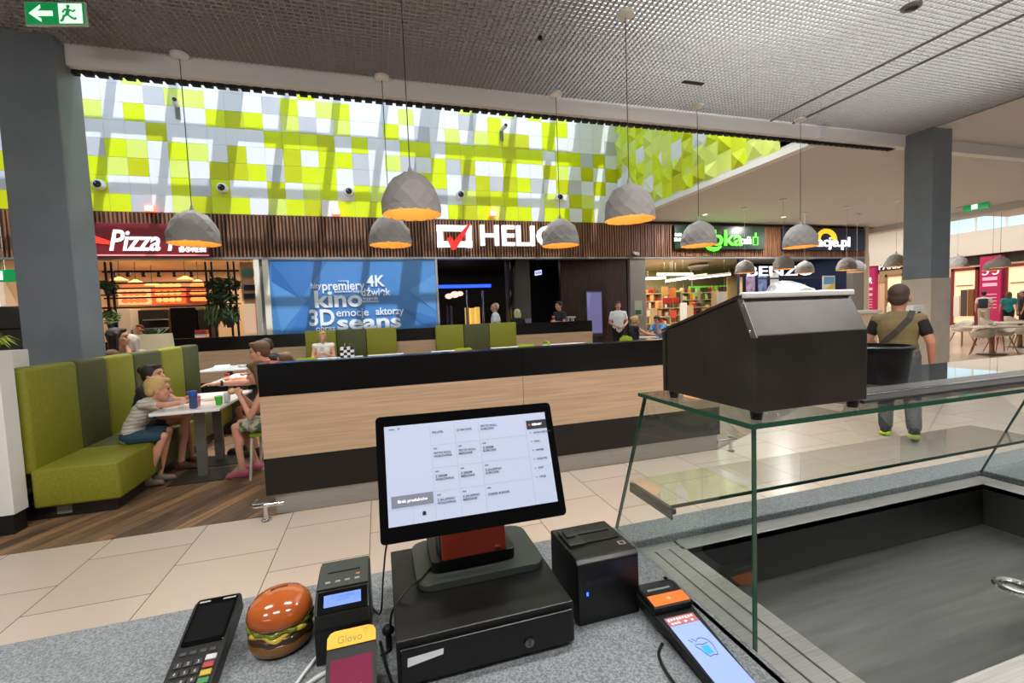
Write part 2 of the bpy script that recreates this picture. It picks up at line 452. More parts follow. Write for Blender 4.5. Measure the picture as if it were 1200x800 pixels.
# ================================================================== the food counter and what stands on it
ZC = .86
granite = mat('granite', (112,116,120), .45)
vary(granite, 260, (92,96,100), (138,142,147), detail=3, lo=.38, hi=.62)
t = thing('food_counter', 'grey speckled stone counter carrying the till and card terminals', 'counter', (-.4,.8,0))
b = MB(); b.box(-2.6,.665,.30,1.205,ZC-.04,ZC,.004); b.box(.665,2.9,1.105,1.205,ZC-.04,ZC,.004); b.box(2.19,2.9,.30,1.105,ZC-.04,ZC,.004)
b.build('worktop', granite, t, True)
b = MB(); b.box(-2.55,.66,.36,1.16,.1,ZC-.042); b.box(.66,2.85,.40,1.16,.1,.62); b.box(2.2,2.85,.4,1.1,.62,ZC-.042); b.box(.66,2.85,1.108,1.16,.62,ZC-.042); b.build('body', DKGREY, t, True)
b = MB(); b.box(-2.5,2.8,.44,1.1,0,.1); b.build('plinth', BLACKM, t, True)

# glass display case
GL = glass('clear_glass', (252,254,253))
GE = mat('glass_edge', (28,74,58), .15)
t = thing('display_case', 'glass topped display case with an empty steel well', 'display case', (1.4,.8,ZC-.2))
X0, X1, YN, YF, ZT = .669, 2.16, .672, 1.026, 1.30
zr = .84
xi0, xi1, yi0, yi1, zb = .808, 2.09, .512, 1.05, .69
wellm = mat('well_steel', (112,112,110), .34, .85)
vary(wellm, 3, (106,106,104), (120,120,118), (1,14,1), detail=4, roughvar=(.3,.42))
wallm = mat('well_side_steel', (76,76,74), .42, .7)
b = MB(); b.box(xi0,xi1,yi0,yi1,zb-.004,zb); b.build('well_floor', wellm, t, True)
b = MB()
b.box(xi0,xi1,yi1,yi1+.006,zb,zr-.002); b.box(xi1,xi1+.006,yi0,yi1+.006,zb,zr-.002); b.box(xi0,xi1,yi0-.006,yi0,zb,zr-.002); b.box(xi0-.006,xi0,yi0-.006,yi1+.006,zb,zr-.002)
b.build('well_side', wallm, t, True)
b = MB()     # rim with grooved rail on the till side
b.box(xi0-.014,xi1+.09,yi1,1.104,zr-.02,zr,.002); b.box(xi1,xi1+.09,yi0,yi1,zr-.02,zr,.002); b.box(.672,xi1+.09,.40,yi0,zr-.02,zr,.002)
for xa, xb in ((.674,.714),(.718,.759),(.763,.806)): b.box(xa,xb,yi0,1.07,zr-.02,zr,.0015)
b.box(.672,.806,1.07,1.104,zr-.02,zr,.002); b.box(.674,.806,yi0,1.07,zr-.03,zr-.012)
b.build('rim', STEEL, t, True)
b = MB(); b.lathe([(.05,0),(.046,.004),(.034,.003),(.030,-.001)], 28, (1.71,.78,zb), caps=False); b.ell((1.71,.78,zb),(.03,.03,.003)); b.build('drain', CHROME, t, True, smooth=True)
# outer side channel of the rail
b = MB(); b.box(.655,.671,.42,1.10,zr-.04,zr+.006,.002); b.box(.640,.655,.42,.93,zr-.02,zr+.02,.002); b.build('rail', STEEL, t, True)
def pane(name, poly, x, th=.008):
    q = MB(); q.prismx(poly, x-th/2, x+th/2); o = q.build(name, [GL], t, True); return o
side = [(YN,zr-.06),(1.195,ZC),(YF,ZT-.006),(YN,ZT-.006)]
pane('side_pane', side, X0); 
b = MB(); b.box(X0-.0045,X0+.0045,YN-.003,YN,zr-.06,ZT-.006); b.build('side_pane_edge', GE, t, True)
b = MB(); b.prismx([(1.195,ZC),(1.199,ZC),(YF+.004,ZT-.004),(YF,ZT-.006)], X0-.0045, X0+.0045); b.build('side_pane_edge', GE, t, True)
pane('side_pane', [(.70,zr),(1.09,ZC),(YF-.105,ZT-.006),(.70,ZT-.006)], X1)
b = MB(); b.prismx([(1.09,ZC),(1.094,ZC),(YF-.101,ZT-.004),(YF-.105,ZT-.006)], X1-.0045, X1+.0045); b.build('side_pane_edge', GE, t, True)
b = MB(); b.prismx([(1.2,ZC),(1.206,ZC),(YF+.01,ZT-.006),(YF+.004,ZT-.006)], X0+.005, 2.85); b.build('front_pane', GL, t, True)
b = MB(); b.box(X0-.014,2.88,YN-.012,YF+.01,ZT-.005,ZT+.004); b.build('top_pane', GL, t, True)
b = MB(); b.box(X0-.014,2.88,YN-.0155,YN-.012,ZT-.005,ZT+.004); b.box(X0-.0175,X0-.014,YN-.0155,YF+.01,ZT-.005,ZT+.004); b.build('top_pane_edge', GE, t, True)
b = MB(); b.box(X0+.006,X1-.006,.938,1.125,1.026,1.034); b.build('shelf_pane', GL, t, True)
b = MB(); b.box(X0+.006,X1-.006,.9345,.938,1.026,1.034); b.build('shelf_pane_edge', GE, t, True)
b = MB(); b.box(X0+.004,X0+.018,.93,1.125,1.012,1.026,.002); b.box(X0+.004,X0+.007,.93,1.125,1.0,1.012); b.build('shelf_bracket', mat('bracket_metal',(70,74,74),.3,.8), t, True)
b = MB(); b.box(.985,2.88,.735,.79,ZT+.005,ZT+.014,.002); b.build('top_rail', mat('rail_grey',(112,110,112),.35,.5), t, True)
b = MB(); b.box(.985,2.88,.727,.735,ZT+.005,ZT+.016,.001); b.build('rail_trim', CHROME, t, True)
b = MB(); b.box(.985,2.88,.693,.727,ZT+.005,ZT+.012,.002); b.build('rail_seal', BLACKM, t, True)
b = MB(); b.box(X0-.01,X0+.014,YN-.014,YN+.012,zr-.10,zr-.045,.003); b.build('clamp', BLACK, t, True)

# black steel hood on top of the glass
hx0, hx1, hy0, hy1 = .675, .957, .668, .955
hz0, hz1, hzt = 1.322, 1.467, 1.539
hood = mat('hood_black_steel', (84,82,80), .38, 1); vary(hood, 4, (80,78,76), (90,88,86), (2,2,2), detail=2, roughvar=(.34,.42))
t = thing('warming_box', 'black sheet metal box with sloped lid on the glass case', 'warming box', (.815,.81,ZT+.004))
b = MB(); b.prismx([(hy0,hz0),(hy1,hz0),(hy1,hz1),(hy0+.037,hzt),(hy0,hz1)], hx0, hx1, .0015); b.build('shell', hood, t, True)
b = MB(); b.prismx([(hy1+.004,hz1+.001),(hy1+.004,hz1+.006),(hy0+.044,hzt+.006),(hy0+.033,hzt+.006),(hy0+.033,hzt+.001)], hx0-.003, hx1+.003, .001); b.build('lid', hood, t, True)
b = MB(); b.box(hx0-.002,hx1+.002,hy0+.027,hy0+.042,hzt-.001,hzt+.011,.003); b.build('lid_lip', mat('lip_silver',(226,226,226),.42,.35), t, True)
b = MB(); b.prismx([(hy0-.002,hz1-.004),(hy0+.012,hz1-.004),(hy0+.046,hzt),(hy0+.033,hzt)], hx0-.002, hx0+.0); b.build('corner_strip', mat('strip_steel',(128,126,124),.35,.8), t, True)
b = MB(); 
for yy, zz in ((hy0+.014,hz1+.008),(hy0+.032,hzt-.014)): b.ell((hx0-.003,yy,zz),(.001,.003,.003))
b.build('screw', CHROME, t, True)
for ya_, yb_, zz_ in ((hy0-.001,hy0+.012,hz1-.004),(hy1-.012,hy1,hz1)): b = MB(); b.box(hx0-.002,hx0,ya_,yb_,hz0,zz_); b.build('corner_post', hood, t, True)
for xx, yy in ((hx0+.016,hy0+.018),(hx1-.016,hy0+.018),(hx0+.016,hy1-.018),(hx1-.016,hy1-.018)):
    b = MB(); b.lathe([(.010,0),(.013,.018)],12,(xx,yy,ZT+.0045)); b.build('foot', BLACK, t, True, smooth=True)
# crumpled bag on the hood
bagm = mat('bag_plastic', (186,187,190), .4)
b = MB(); b.ell((0,0,0),(.075,.05,.034), n=22, m=14)
for v in b.bm.verts:
    if v.co.z < 0: v.co.z *= .25
    k = 1+.35*math.sin(v.co.x*34+1)*math.cos(v.co.y*45); v.co.z *= k; v.co.x += .012*math.sin(v.co.z*90)
b.jitter(.0035)
slope = math.atan2(hzt-hz1, hy1-hy0-.037)
b.bm.transform(Matrix.Rotation(-slope,4,'X'))
o = b.build('plastic_bag', bagm, loc=(.872,.79,hzt-.008)); WM[o.name] = Matrix()
tag(o, 'crumpled translucent white plastic bag on top of the black box', 'bag')
# black bucket
t = thing('bucket', 'round black plastic bucket on the glass case behind the box', 'bucket', (1.285,.872,ZT+.0045))
b = MB(); b.lathe([(.0,0),(.060,0),(.063,.003),(.074,.092),(.070,.092),(.060,.006),(0,.006)], 32, caps=False); b.build('body', mat('bucket_black',(7,7,7),.55), t, smooth=True)
b = MB(); b.lathe([(.074,.090),(.080,.090),(.081,.097),(.078,.1),(.071,.1),(.071,.092)], 32, caps=False); b.build('rim', BLACK, t, smooth=True)

# cash drawer
t = thing('cash_drawer', 'black metal cash drawer under the touch screen', 'cash drawer', (.172,.96,ZC))
b = MB(); b.box(0,.345,.796,1.125,ZC+.008,.950,.003); _drawer = t; b.build('case', mat('drawer_black',(15,15,15),.42), t, True)
b = MB(); b.box(.006,.339,.789,.796,ZC+.012,.938,.002); b.build('drawer_front', mat('drawer_front_black',(7,7,8),.35), t, True)
b = MB(); b.lathe([(.0095,0),(.0095,.004),(.007,.0055)], 20, M=Matrix.Translation((.246,.789,.895)) @ RX90); b.build('lock', mat('lock_metal',(120,118,112),.3,1), t, True, smooth=True)
b = MB(); b.box(.2452,.2468,.7826,.7836,.890,.900); b.build('keyhole', BLACK, t, True)
for xx in (.03,.315):
    for yy in (.83,1.09): b = MB(); b.lathe([(.012,0),(.012,.008)],12,(xx,yy,ZC)); b.build('foot', BLACKM, t, True)
b = MB(); b._add([(.018,.7880,.906),(.082,.7880,.9145),(.083,.7880,.925),(.019,.7880,.922)], [(0,1,2,3)]); b._add([(.018,.7886,.906),(.082,.7886,.9145),(.083,.7886,.925),(.019,.7886,.922)], [(3,2,1,0)])
o = b.build('paper_strip', mat('paper',(226,228,232),.7)); tag(o, 'white paper strip stuck on the cash drawer front', 'paper strip')

nest(_drawer,('lock','keyhole'),'drawer_front')
# touch screen till
t = thing('till_monitor', 'large black touch screen till on the cash drawer', 'till', (.19,1.02,.951))
def rr(x0,x1,y0,y1,r,n=6):
    pts = []
    for cx, cy, a in ((x1-r,y1-r,0),(x0+r,y1-r,90),(x0+r,y0+r,180),(x1-r,y0+r,270)):
        for i in range(n+1):
            th = R(a+90*i/n); pts.append((cx+r*math.cos(th), cy+r*math.sin(th)))
    return pts
b = MB(); b.prism(rr(.05,.335,.922,1.118,.03), .951, .966, bev=.003); b.build('base', mat('base_grey',(52,56,53),.45), t, True)
b = MB(); b.prism(rr(.085,.275,.96,1.09,.012), .966, .990, bev=.004); b.build('stand_foot', BLACK, t, True)
b = MB(); b.prismx([(.972,.985),(1.06,.985),(1.03,1.13),(.985,1.13)], .104, .258, .008); b.build('stand', BLACK, t, True)
red = mat('stand_red', (150,52,30), .4)
b = MB(); b.prismx([(.957,.9915),(.972,.9915),(.9955,1.13),(.984,1.13)], .108, .254, .003); b.build('stand_cover', red, t, True)
b = MB(); b.ell((.232,.959,1.0),(.008,.003,.006)); b.build('badge', mat('badge_grey',(120,70,60),.4,.5), t, True)
MT = Matrix.Translation((.172,.892,1.2145)) @ Matrix.Rotation(R(.6),4,'Z') @ Matrix.Rotation(R(-20.9),4,'X') @ Matrix.Rotation(R(.7),4,'Y')
b = MB(); b.prism(rr(-.188,.188,-.1195,.1195,.008), -.022, 0, RX90 @ Matrix.Scale(1,4), .002)
b.bm.transform(MT @ Matrix.Translation((0,0,0))); b.build('display_housing', GLOSSBLACK, t, True)
b = MB(); b.box(-.12,.12,.022,.055,-.07,.07,.01); b.bm.transform(MT); b.build('rear_housing', BLACKM, t, True)
scr = mat('screen_glow', (120,124,134), .3, emit=(192,203,232), es=.72)
b = MB(); b.box(-.172,.172,-.0012,-.0006,-.0905,.0985); b.bm.transform(MT); sc_ = b.build('screen', scr, t, True)
sdark = mat('screen_dark', (30,32,40), .4, emit=(60,62,72), es=.3)
sgrey = mat('screen_grey', (90,92,100), .4, emit=(150,156,176), es=.42)
sline = mat('screen_line', (110,114,124), .4, emit=(182,190,212), es=.66)
swhite = mat('screen_white', (220,220,225), .4, emit=(235,235,240), es=.8)
sor = mat('screen_orange', (240,120,30), .4, emit=(240,120,30), es=.7)
def scrrect(x0,x1,z0,z1,m,name='screen_panel'):
    q = MB(); q.box(x0,x1,-.0019,-.0012,z0,z1); q.bm.transform(MT); return q.build(name, m, t, True)
def scrtext(s_, x, z, size, m, name='screen_text', al='LEFT', bold=.0):
    return text(s_, size, MT @ Matrix.Translation((x,-.0024,z)) @ RX90, m, name, t, .0002, max(bold,.00012), align=al)
scrrect(-.165,-.085,-.058,-.036,sgrey,'order_button'); o1 = scrtext('Brak produktów',-.125,-.047,.0085,swhite,'order_button_text','CENTER')
scrrect(.126,.172,.064,.083,sdark,'menu_header'); scrrect(.131,.1345,.072,.0755,sor,'menu_icon'); scrtext('KEBABY',.138,.0735,.0065,swhite,'menu_header_text',bold=.0002)
its = []
for i, w in enumerate(['DANIA ZESTAWY','ROLL','NAPOJE','DODATKI','SOSY','OPCJE']):
    z = .056-.0185*i
    its.append(scrtext(w,.139,z,.0052,sdark)); its.append(scrtext('+',.131,z,.006,sdark))
cols = [(-.082,['FALAFEL','FRYTO ROLL\nWOŁOWINA','Z SEREM\nWOŁOWINA','Z JALAPENO\nWOŁOWINA']),
        (-.031,['Z NACHOS','FRYTO ROLL\nMIESZANE','Z SEREM\nMIESZANE','Z JALAPENO\nMIESZANE']),
        (.020,['FRYTO ROLL\nKURCZAK','Z SEREM\nKURCZAK','Z JALAPENO\nKURCZAK','CHEESE BURGER'])]
for cx, ws in cols:
    for i, w in enumerate(ws):
        its.append(scrtext(w, cx+.004, .078-.045*i-(.0 if i else -.0), .0062, sdark, bold=.0))
        if i: its.append(scrtext('30,00', cx+.004, .078-.045*i+.0125, .0035, sgrey))
its.append(scrtext('menu', -.163, .092, .005, sdark)); its.append(scrtext('25', -.147, .092, .005, sor))
merge(its, 'screen_text')
b = MB()
for xx in (-.082,-.031,.020,.071+.052): b.box(xx-.0003,xx+.0003,-.0018,-.0012,-.0905,.09)
for zz in (.053,.008,-.037,-.0605): b.box(-.082 if zz > -.06 else -.172,.123 if zz > -.06 else -.082,-.0018,-.0012,zz-.0003,zz+.0003)
b.box(-.1255,-.1249,-.0018,-.0012,-.0905,-.0605); b.bm.transform(MT); b.build('screen_lines', sline, t, True)
b = MB(); b.box(-.108,-.101,-.002,-.0012,-.0775,-.0715); b.box(-.107,-.102,-.002,-.0012,-.0715,-.070); b.bm.transform(MT); b.build('screen_icon', sdark, t, True)

nest(t,('screen_text','order_button','order_button_text','menu_header','menu_icon','menu_header_text','screen_lines','screen_icon'),'screen'); nest(t,('stand_cover','badge'),'stand')
# receipt printer
t = thing('receipt_printer', 'black cube shaped receipt printer beside the till', 'printer', (.446,.912,ZC))
b = MB(); b.prismx([(.836,ZC),(.99,ZC),(.99,1.0),(.846,1.002),(.836,.992)], .373, .519, .003); b.build('case', mat('printer_black',(10,10,11),.34), t, True)
b = MB(); b.box(.396,.507,.90,.935,1.0005,1.004,.001); b.build('paper_slot', BLACK, t, True)
b = MB(); b.box(.382,.420,.895,.965,1.001,1.007,.002); b.box(.388,.412,.925,.955,1.007,1.012,.002); b.build('cover_lever', mat('lever_black',(38,38,38),.4), t, True)
b = MB(); b.box(.420,.502,.938,.950,1.0005,1.006,.001); b.build('cutter_bar', mat('lever_black',(38,38,38),.4), t, True)
b = MB(); b.box(.492,.508,.868,.882,1.0015,1.0025); b.build('sticker', mat('sticker',(150,150,150),.5), t, True)
b = MB(); b.box(.4955,.5045,.8705,.8795,1.0025,1.0028); b.build('sticker_mark', BLACK, t, True)
b = MB(); b.box(.392,.396,.8345,.836,.925,.932); b.build('status_light', mat('led_blue',(30,60,255),.4,emit=(40,70,255),es=6), t, True)
b = MB(); b.box(.392,.46,.835,.8362,.945,.957); b.build('label_strip', mat('strip_dark',(28,30,38),.15), t, True)

nest(t,'sticker_mark','sticker')
# fiscal printer with the blue display
t = thing('fiscal_printer', 'small black fiscal printer with a lit blue display', 'fiscal printer', (-.097,.97,ZC))
b = MB(); b.prismx([(.905,ZC),(1.045,ZC),(1.045,.988),(.95,.982),(.918,.955),(.905,.93)], -.149, -.045, .003); b.build('case', BLACK, t, True)
b = MB(); b.prismx([(.952,.983),(1.044,.9895),(1.044,.9925),(.952,.986)], -.146, -.048, .001); b.build('paper_cover', mat('cover_grey',(58,62,58),.5), t, True)
b = MB(); b.box(-.13,-.065,1.0,1.003,.987,.9915); b.build('paper_slot', GLOSSBLACK, t, True)
for i in range(4):
    b = MB(); b.box(-.132+.019*i,-.122+.019*i,.966,.972,.985,.9885,.001); b.build('button', mat('key_grey',(150,150,148),.5), t, True)
b = MB(); b.box(-.073,-.065,.980,.987,.987,.9895,.001); b.build('button', mat('key_orange',(200,110,80),.5), t, True)
DM = Matrix.Translation((-.097,.9335,.9685)) @ Matrix.Rotation(R(-49),4,'X')
b = MB(); b.box(-.047,.047,-.002,.002,-.022,.019,.001); b.bm.transform(DM); b.build('display_bezel', GLOSSBLACK, t, True)
b = MB(); b.box(-.035,.035,-.0028,-.002,-.011,.011); b.bm.transform(DM); b.build('display', mat('lcd_blue',(60,90,160),.3,emit=(110,155,245),es=.62), t, True)
o = text('DO WIDZENIA\n0,00 PLN', .0065, DM @ Matrix.Translation((0,-.0031,.002)) @ RX90, mat('lcd_text',(50,90,190),.4,emit=(60,105,205),es=.5), 'display_text', t, .0001)

nest(t,('display','display_text'),'display_bezel')
# delivery terminal with the yellow top
DT = Matrix.Translation((-.0745,.776,.919)) @ Matrix.Rotation(R(-58),4,'X')
t = thing('delivery_terminal', 'upright black handset with a yellow header in front of the fiscal printer', 'handset', (-.0745,.776,ZC))
b = MB(); b.prism(rr(-.041,.041,-.10,.075,.012), -.008, .008, DT @ RX90, .002); b.build('body', BLACK, t, True)
b = MB(); b.prism([(-.041,.050),(.041,.050),(.041,.068),(.036,.0755),(.029,.078),(-.029,.078),(-.036,.0755),(-.041,.068)], .0085, .0105, DT @ RX90, .0005); b.build('header_sticker', mat('yellow',(222,166,44),.45), t, True)
o = text('Glovo', .017, DT @ Matrix.Translation((-.003,-.0108,.061)) @ RX90, mat('logo_green',(120,130,50),.5), 'header_lettering', t, .0002)
b = MB()
b.tube([DT @ Vector((.024+.0028*math.cos(R(a)),-.0108,.069+.0036*math.sin(R(a)))) for a in range(-60,241,30)]+[DT @ Vector((.024,-.0108,.061))], .0005, 5); b.build('header_pin', MATS['logo_green'], t, True)
b = MB(); b.box(-.034,.034,-.0088,-.008,-.092,.032); b.bm.transform(DT); b.build('screen', mat('magenta_screen',(90,18,48),.25,emit=(120,20,60),es=.35), t, True)
b = MB()
for a_, c_ in (((-.016,.008),(.016,.008)),((.016,.008),(.016,-.02)),((.016,-.02),(-.016,-.02)),((-.016,-.02),(-.016,.008))):
    b.tube([DT @ Vector((a_[0],-.0091,a_[1]-.02)), DT @ Vector((c_[0],-.0091,c_[1]-.02))], .0007, 5)
b.build('screen_icon', mat('icon_pink',(220,180,200),.5,emit=(220,180,200),es=.4), t, True)
b = MB(); b.prismx([(.72,ZC),(.85,ZC),(.85,.93),(.80,.90),(.73,.863)], -.107, -.042, .003); b.build('cradle', BLACKM, t, True)

nest(t,('header_lettering','header_pin'),'header_sticker'); nest(t,'screen_icon','screen')
# card terminal on the left
t = thing('card_terminal', 'black card terminal with a grey keypad at the counter edge', 'card terminal', (-.362,.98,ZC))
TT = Matrix.Translation((-.362,.985,.895)) @ Matrix.Rotation(R(14),4,'X')
def tbox(x0,x1,y0,y1,z0,z1,name,m,bev=.001):
    q = MB(); q.box(x0,x1,y0,y1,z0,z1,bev); q.bm.transform(TT); return q.build(name, m, t, True)
b = MB(); b.prism([(-.041,-.155),(.041,-.155),(.043,.06),(.045,.105),(.04,.118),(-.04,.118),(-.045,.105),(-.043,.06)], -.022, .012, TT, .004); b.build('body', mat('terminal_black',(18,18,19),.42), t, True)
b = MB(); b.prism(rr(-.037,.037,.0,.112,.006), -.0, .0140, TT, .001); b.build('screen_bezel', GLOSSBLACK, t, True)
tbox(-.033,.033,.010,.095,.014,.0146,'screen', mat('screen_off',(20,21,22),.12),0)
tbox(-.034,-.014,.103,.107,.014,.0148,'logo_print', mat('print_grey',(150,150,150),.5),0); tbox(.01,.034,.103,.107,.014,.0148,'logo_print', MATS['print_grey'],0)
keyk = mat('key_black',(44,45,46),.5)
kt = []
for r_ in range(4):
    for c_ in range(3):
        n = '123456789*0#'[r_*3+c_]
        tbox(-.033+.0165*c_,-.020+.0165*c_,-.045-.018*r_,-.034-.018*r_,.011,.0150,'key',keyk)
        kt.append(text(n, .008, TT @ Matrix.Translation((-.0265+.0165*c_,-.0395-.018*r_,.0152)), mat('key_print',(190,190,188),.5), 'key_numbers', t, .0001))
merge(kt, 'key_numbers')
for i, (nm, c_) in enumerate((('key_white',(176,176,176)),('key_red',(150,56,62)),('key_yellow',(172,152,50)),('key_green',(58,120,72)))):
    tbox(.017,.035,-.040-.0155*i,-.029-.0155*i,.011,.0155,'function_key', mat(nm,c_,.5))
for i in range(4): tbox(-.031+.0165*i,-.020+.0165*i,-.020,-.013,.011,.0145,'menu_key', mat('key_dark',(60,60,62),.4))
b = MB(); b.box(-.032,.032,-.12,.09,-.045,-.02,.008); b.bm.transform(TT); b.build('underside', BLACKM, t, True)
b = MB(); b.prismx([(.90,ZC),(1.09,ZC),(1.08,.895),(.92,.868)], -.392,-.332,.003); b.build('cradle', BLACKM, t, True)

nest(t,'screen','screen_bezel')
# burger shaped money box
bun = mat('bun_glaze', (196,96,40), .15, coat=.6); vary(bun, 9, (150,70,30), (180,96,42), lo=.3, hi=.7)
t = thing('burger_money_box', 'glazed ceramic burger money box with coin slot', 'money box', (-.226,1.005,ZC), R(8))
b = MB(); b.lathe([(0,0),(.045,0),(.058,.008),(.062,.022),(.058,.032),(0,.032)], 30, caps=False); b.build('bottom_bun', mat('bun_base',(120,80,36),.25,coat=.4), t, smooth='all')
prof = MB()
def ring(rad, zc, th, amp, nw, ph, m, name, wz=0.):
    q = MB(); n = 72; vs = []; fs = []
    for i in range(n):
        a = 2*PI*i/n; rr_ = rad*(1+amp*math.sin(nw*a+ph)); dz = wz*math.sin(nw*a*.7+ph)
        for k in range(8):
            p_ = 2*PI*k/8; r2 = rr_+th*math.cos(p_)*1.2; vs.append((r2*math.cos(a), r2*math.sin(a), zc+dz+th*math.sin(p_)))
    for i in range(n):
        for k in range(8): fs.append((i*8+k, ((i+1)%n)*8+k, ((i+1)%n)*8+(k+1)%8, i*8+(k+1)%8))
    q._add(vs, fs); return q.build(name, m, t, smooth='all')
ring(.052,.037,.009,.03,9,0,mat('patty',(58,40,28),.3,coat=.4),'patty')
ring(.052,.046,.007,.06,7,1,mat('cheese',(206,176,60),.2,coat=.6),'cheese',.004)
ring(.054,.055,.006,.05,11,2,mat('lettuce',(110,128,40),.25,coat=.5),'lettuce',.003)
ring(.050,.061,.006,.03,5,.5,mat('tomato',(150,44,24),.2,coat=.6),'tomato')
b = MB(); b.lathe([(.0,.056),(.052,.056),(.061,.062),(.063,.072),(.058,.088),(.046,.101),(.028,.109),(.010,.112),(0,.1125)], 36, caps=False); b.build('top_bun', bun, t, smooth='all')
b = MB(); b.box(-.016,.016,-.0015,.0015,.110,.1135); b.bm.transform(Matrix.Translation((.0,.012,-.0012)) @ Matrix.Rotation(R(6),4,'Z')); b.build('coin_slot', mat('slot_dark',(50,20,10),.6), t)

nest(t,'coin_slot','top_bun')
# second terminal on the right with the bright tilted screen
t = thing('payment_terminal', 'black payment terminal with orange band and bright screen beside the glass case', 'payment terminal', (.56,.74,ZC))
AT = Matrix.Translation((.556,.745,.888)) @ Matrix.Rotation(R(-2),4,'Z') @ Matrix.Rotation(R(5),4,'X')
b = MB(); b.prism([(-.036,-.20),(.036,-.20),(.038,-.02),(.048,.02),(.05,.09),(.042,.105),(-.042,.105),(-.05,.09),(-.048,.02),(-.038,-.02)], -.016, .008, AT, .004); b.build('body', BLACK, t, True)
b = MB(); b.prism([(-.046,.022),(.046,.022),(.047,.088),(.04,.1),(-.04,.1),(-.047,.088)], .006, .022, AT, .005); b.build('reader_head', BLACK, t, True)
b = MB(); b.box(-.042,.042,.028,.058,.022,.0228); b.bm.transform(AT); b.build('orange_band', mat('band_orange',(214,104,34),.35,emit=(214,104,34),es=.25), t, True)
b = MB(); b.lathe([(0,0),(.0045,0),(.0045,.0004),(0,.0004)],16,(0,.043,.0229),caps=False); b.bm.transform(AT); b.build('band_mark', mat('mark_pale',(230,170,130),.4), t, True)
b = MB(); b.box(-.032,.022,.070,.076,.0222,.0232); b.bm.transform(AT); b.build('slot_highlight', mat('slot_grey',(150,150,150),.2,.8), t, True)
b = MB(); b.box(-.033,.033,-.195,.008,.008,.0088); b.bm.transform(AT); b.build('screen', mat('phone_blue',(120,140,210),.2,emit=(134,150,222),es=.75), t, True)
b = MB(); b.box(-.033,.033,-.014,.008,.0088,.0092); b.bm.transform(AT); b.build('screen_banner', mat('banner_pink',(150,90,90),.3,emit=(160,92,90),es=.6), t, True)
b = MB()
for i in range(9): b.box(-.029+.0066*i,-.0255+.0066*i,-.002+(i%3)*.001,.004,.0092,.0096)
for i in (0,1,2,4,6): b.box(-.027+.0075*i,-.0225+.0075*i,-.0105,-.0065,.0092,.0096)
b.bm.transform(AT); b.build('banner_marks', swhite, t, True)
b = MB()
dood = [[(-.020,-.045),(-.016,-.052),(-.012,-.044),(-.008,-.052),(0,-.046),(.008,-.047),(.016,-.055)],[(-.013,-.056),(-.016,-.062),(-.011,-.07),(-.008,-.082)],[(.016,-.056),(.018,-.066),(.015,-.078)],[(-.008,-.082),(-.004,-.088),(.004,-.086),(.012,-.088),(.015,-.08)],[(-.012,-.058),(0,-.061),(.012,-.059)]]
for d_ in dood: b.tube([AT @ Vector((x,y-.006,.0093)) for x,y in d_], .0006, 5)
b.build('screen_drawing', sdark, t, True)
b = MB(); b.box(-.007,.008,-.088,-.070,.0089,.0092); b.bm.transform(AT); b.build('screen_drawing_fill', mat('doodle_blue',(40,140,220),.3,emit=(40,140,220),es=.7), t, True)
b = MB(); b.prismx([(.60,ZC),(.83,ZC),(.83,.892),(.72,.872),(.62,.862)], .525,.592,.003); b.build('cradle', BLACKM, t, True)

nest(t,('screen_banner','banner_marks','screen_drawing','screen_drawing_fill'),'screen'); nest(t,('orange_band','band_mark','slot_highlight'),'reader_head')
# cables on the counter
def cable(pts, r, m, label, name='cable'):
    q = MB(); P_ = [Vector(p_) for p_ in pts]; out = []
    for i in range(len(P_)-1):
        a0 = P_[max(i-1,0)]; a1 = P_[i]; a2 = P_[i+1]; a3 = P_[min(i+2,len(P_)-1)]
        for k in range(6):
            u = k/6; out.append(.5*((2*a1)+(a2-a0)*u+(2*a0-5*a1+4*a2-a3)*u*u+(3*a1-a0-3*a2+a3)*u**3))
    out.append(P_[-1]); q.tube(out, r, 8); o = q.build(name, m, smooth='all'); return tag(o, label, 'cable')
wc = mat('cable_white',(205,206,204),.45); bc = mat('cable_black',(20,20,20),.45)
z = ZC+.004
cable([(-.15,.93,z),(-.165,.90,z),(-.19,.84,z),(-.205,.78,z),(-.2,.70,z)], .0035, wc, 'white cable leaving the fiscal printer towards the counter edge')
cable([(-.12,.885,z),(-.155,.865,z),(-.19,.82,z+.002),(-.215,.75,z),(-.23,.68,z)], .0045, wc, 'thick white cable in front of the burger money box')
cable([(.095,1.0,.969),(.06,.95,.969),(.035,.93,.968),(.012,.915,.954),(-.006,.905,.93),(-.012,.90,.87),(-.03,.89,z)], .0022, bc, 'black cable running from the till stand over the drawer')
cable([(.04,1.04,1.05),(-.002,1.05,1.02),(-.018,1.03,.95),(-.028,1.0,.88),(-.05,1.06,z)], .002, bc, 'thin black cable hanging behind the touch screen')
cable([(.505,.735,z),(.48,.71,z),(.468,.66,z),(.47,.58,z)], .003, bc, 'black cable curling out of the payment terminal')
cable([(-.03,.93,z),(-.02,.86,z),(-.01,.8,z),(-.02,.72,z)], .003, bc, 'black cable on the counter between handset and drawer')
b = MB(); b.lathe([(.012,0),(.012,.006),(.007,.012),(.004,.012)],16,(-.013,.905,z+.035)); b.cone((-.013,.905,z-.004),(-.013,.905,z+.036),.006,.006); o = b.build('cable_grommet', BLACK, smooth=True); tag(o,'small round black plug beside the cash drawer','plug')
# ================================================================== seating island
YBAR = 3.886
blackg = mat('black_laminate', (12,12,13), .25)
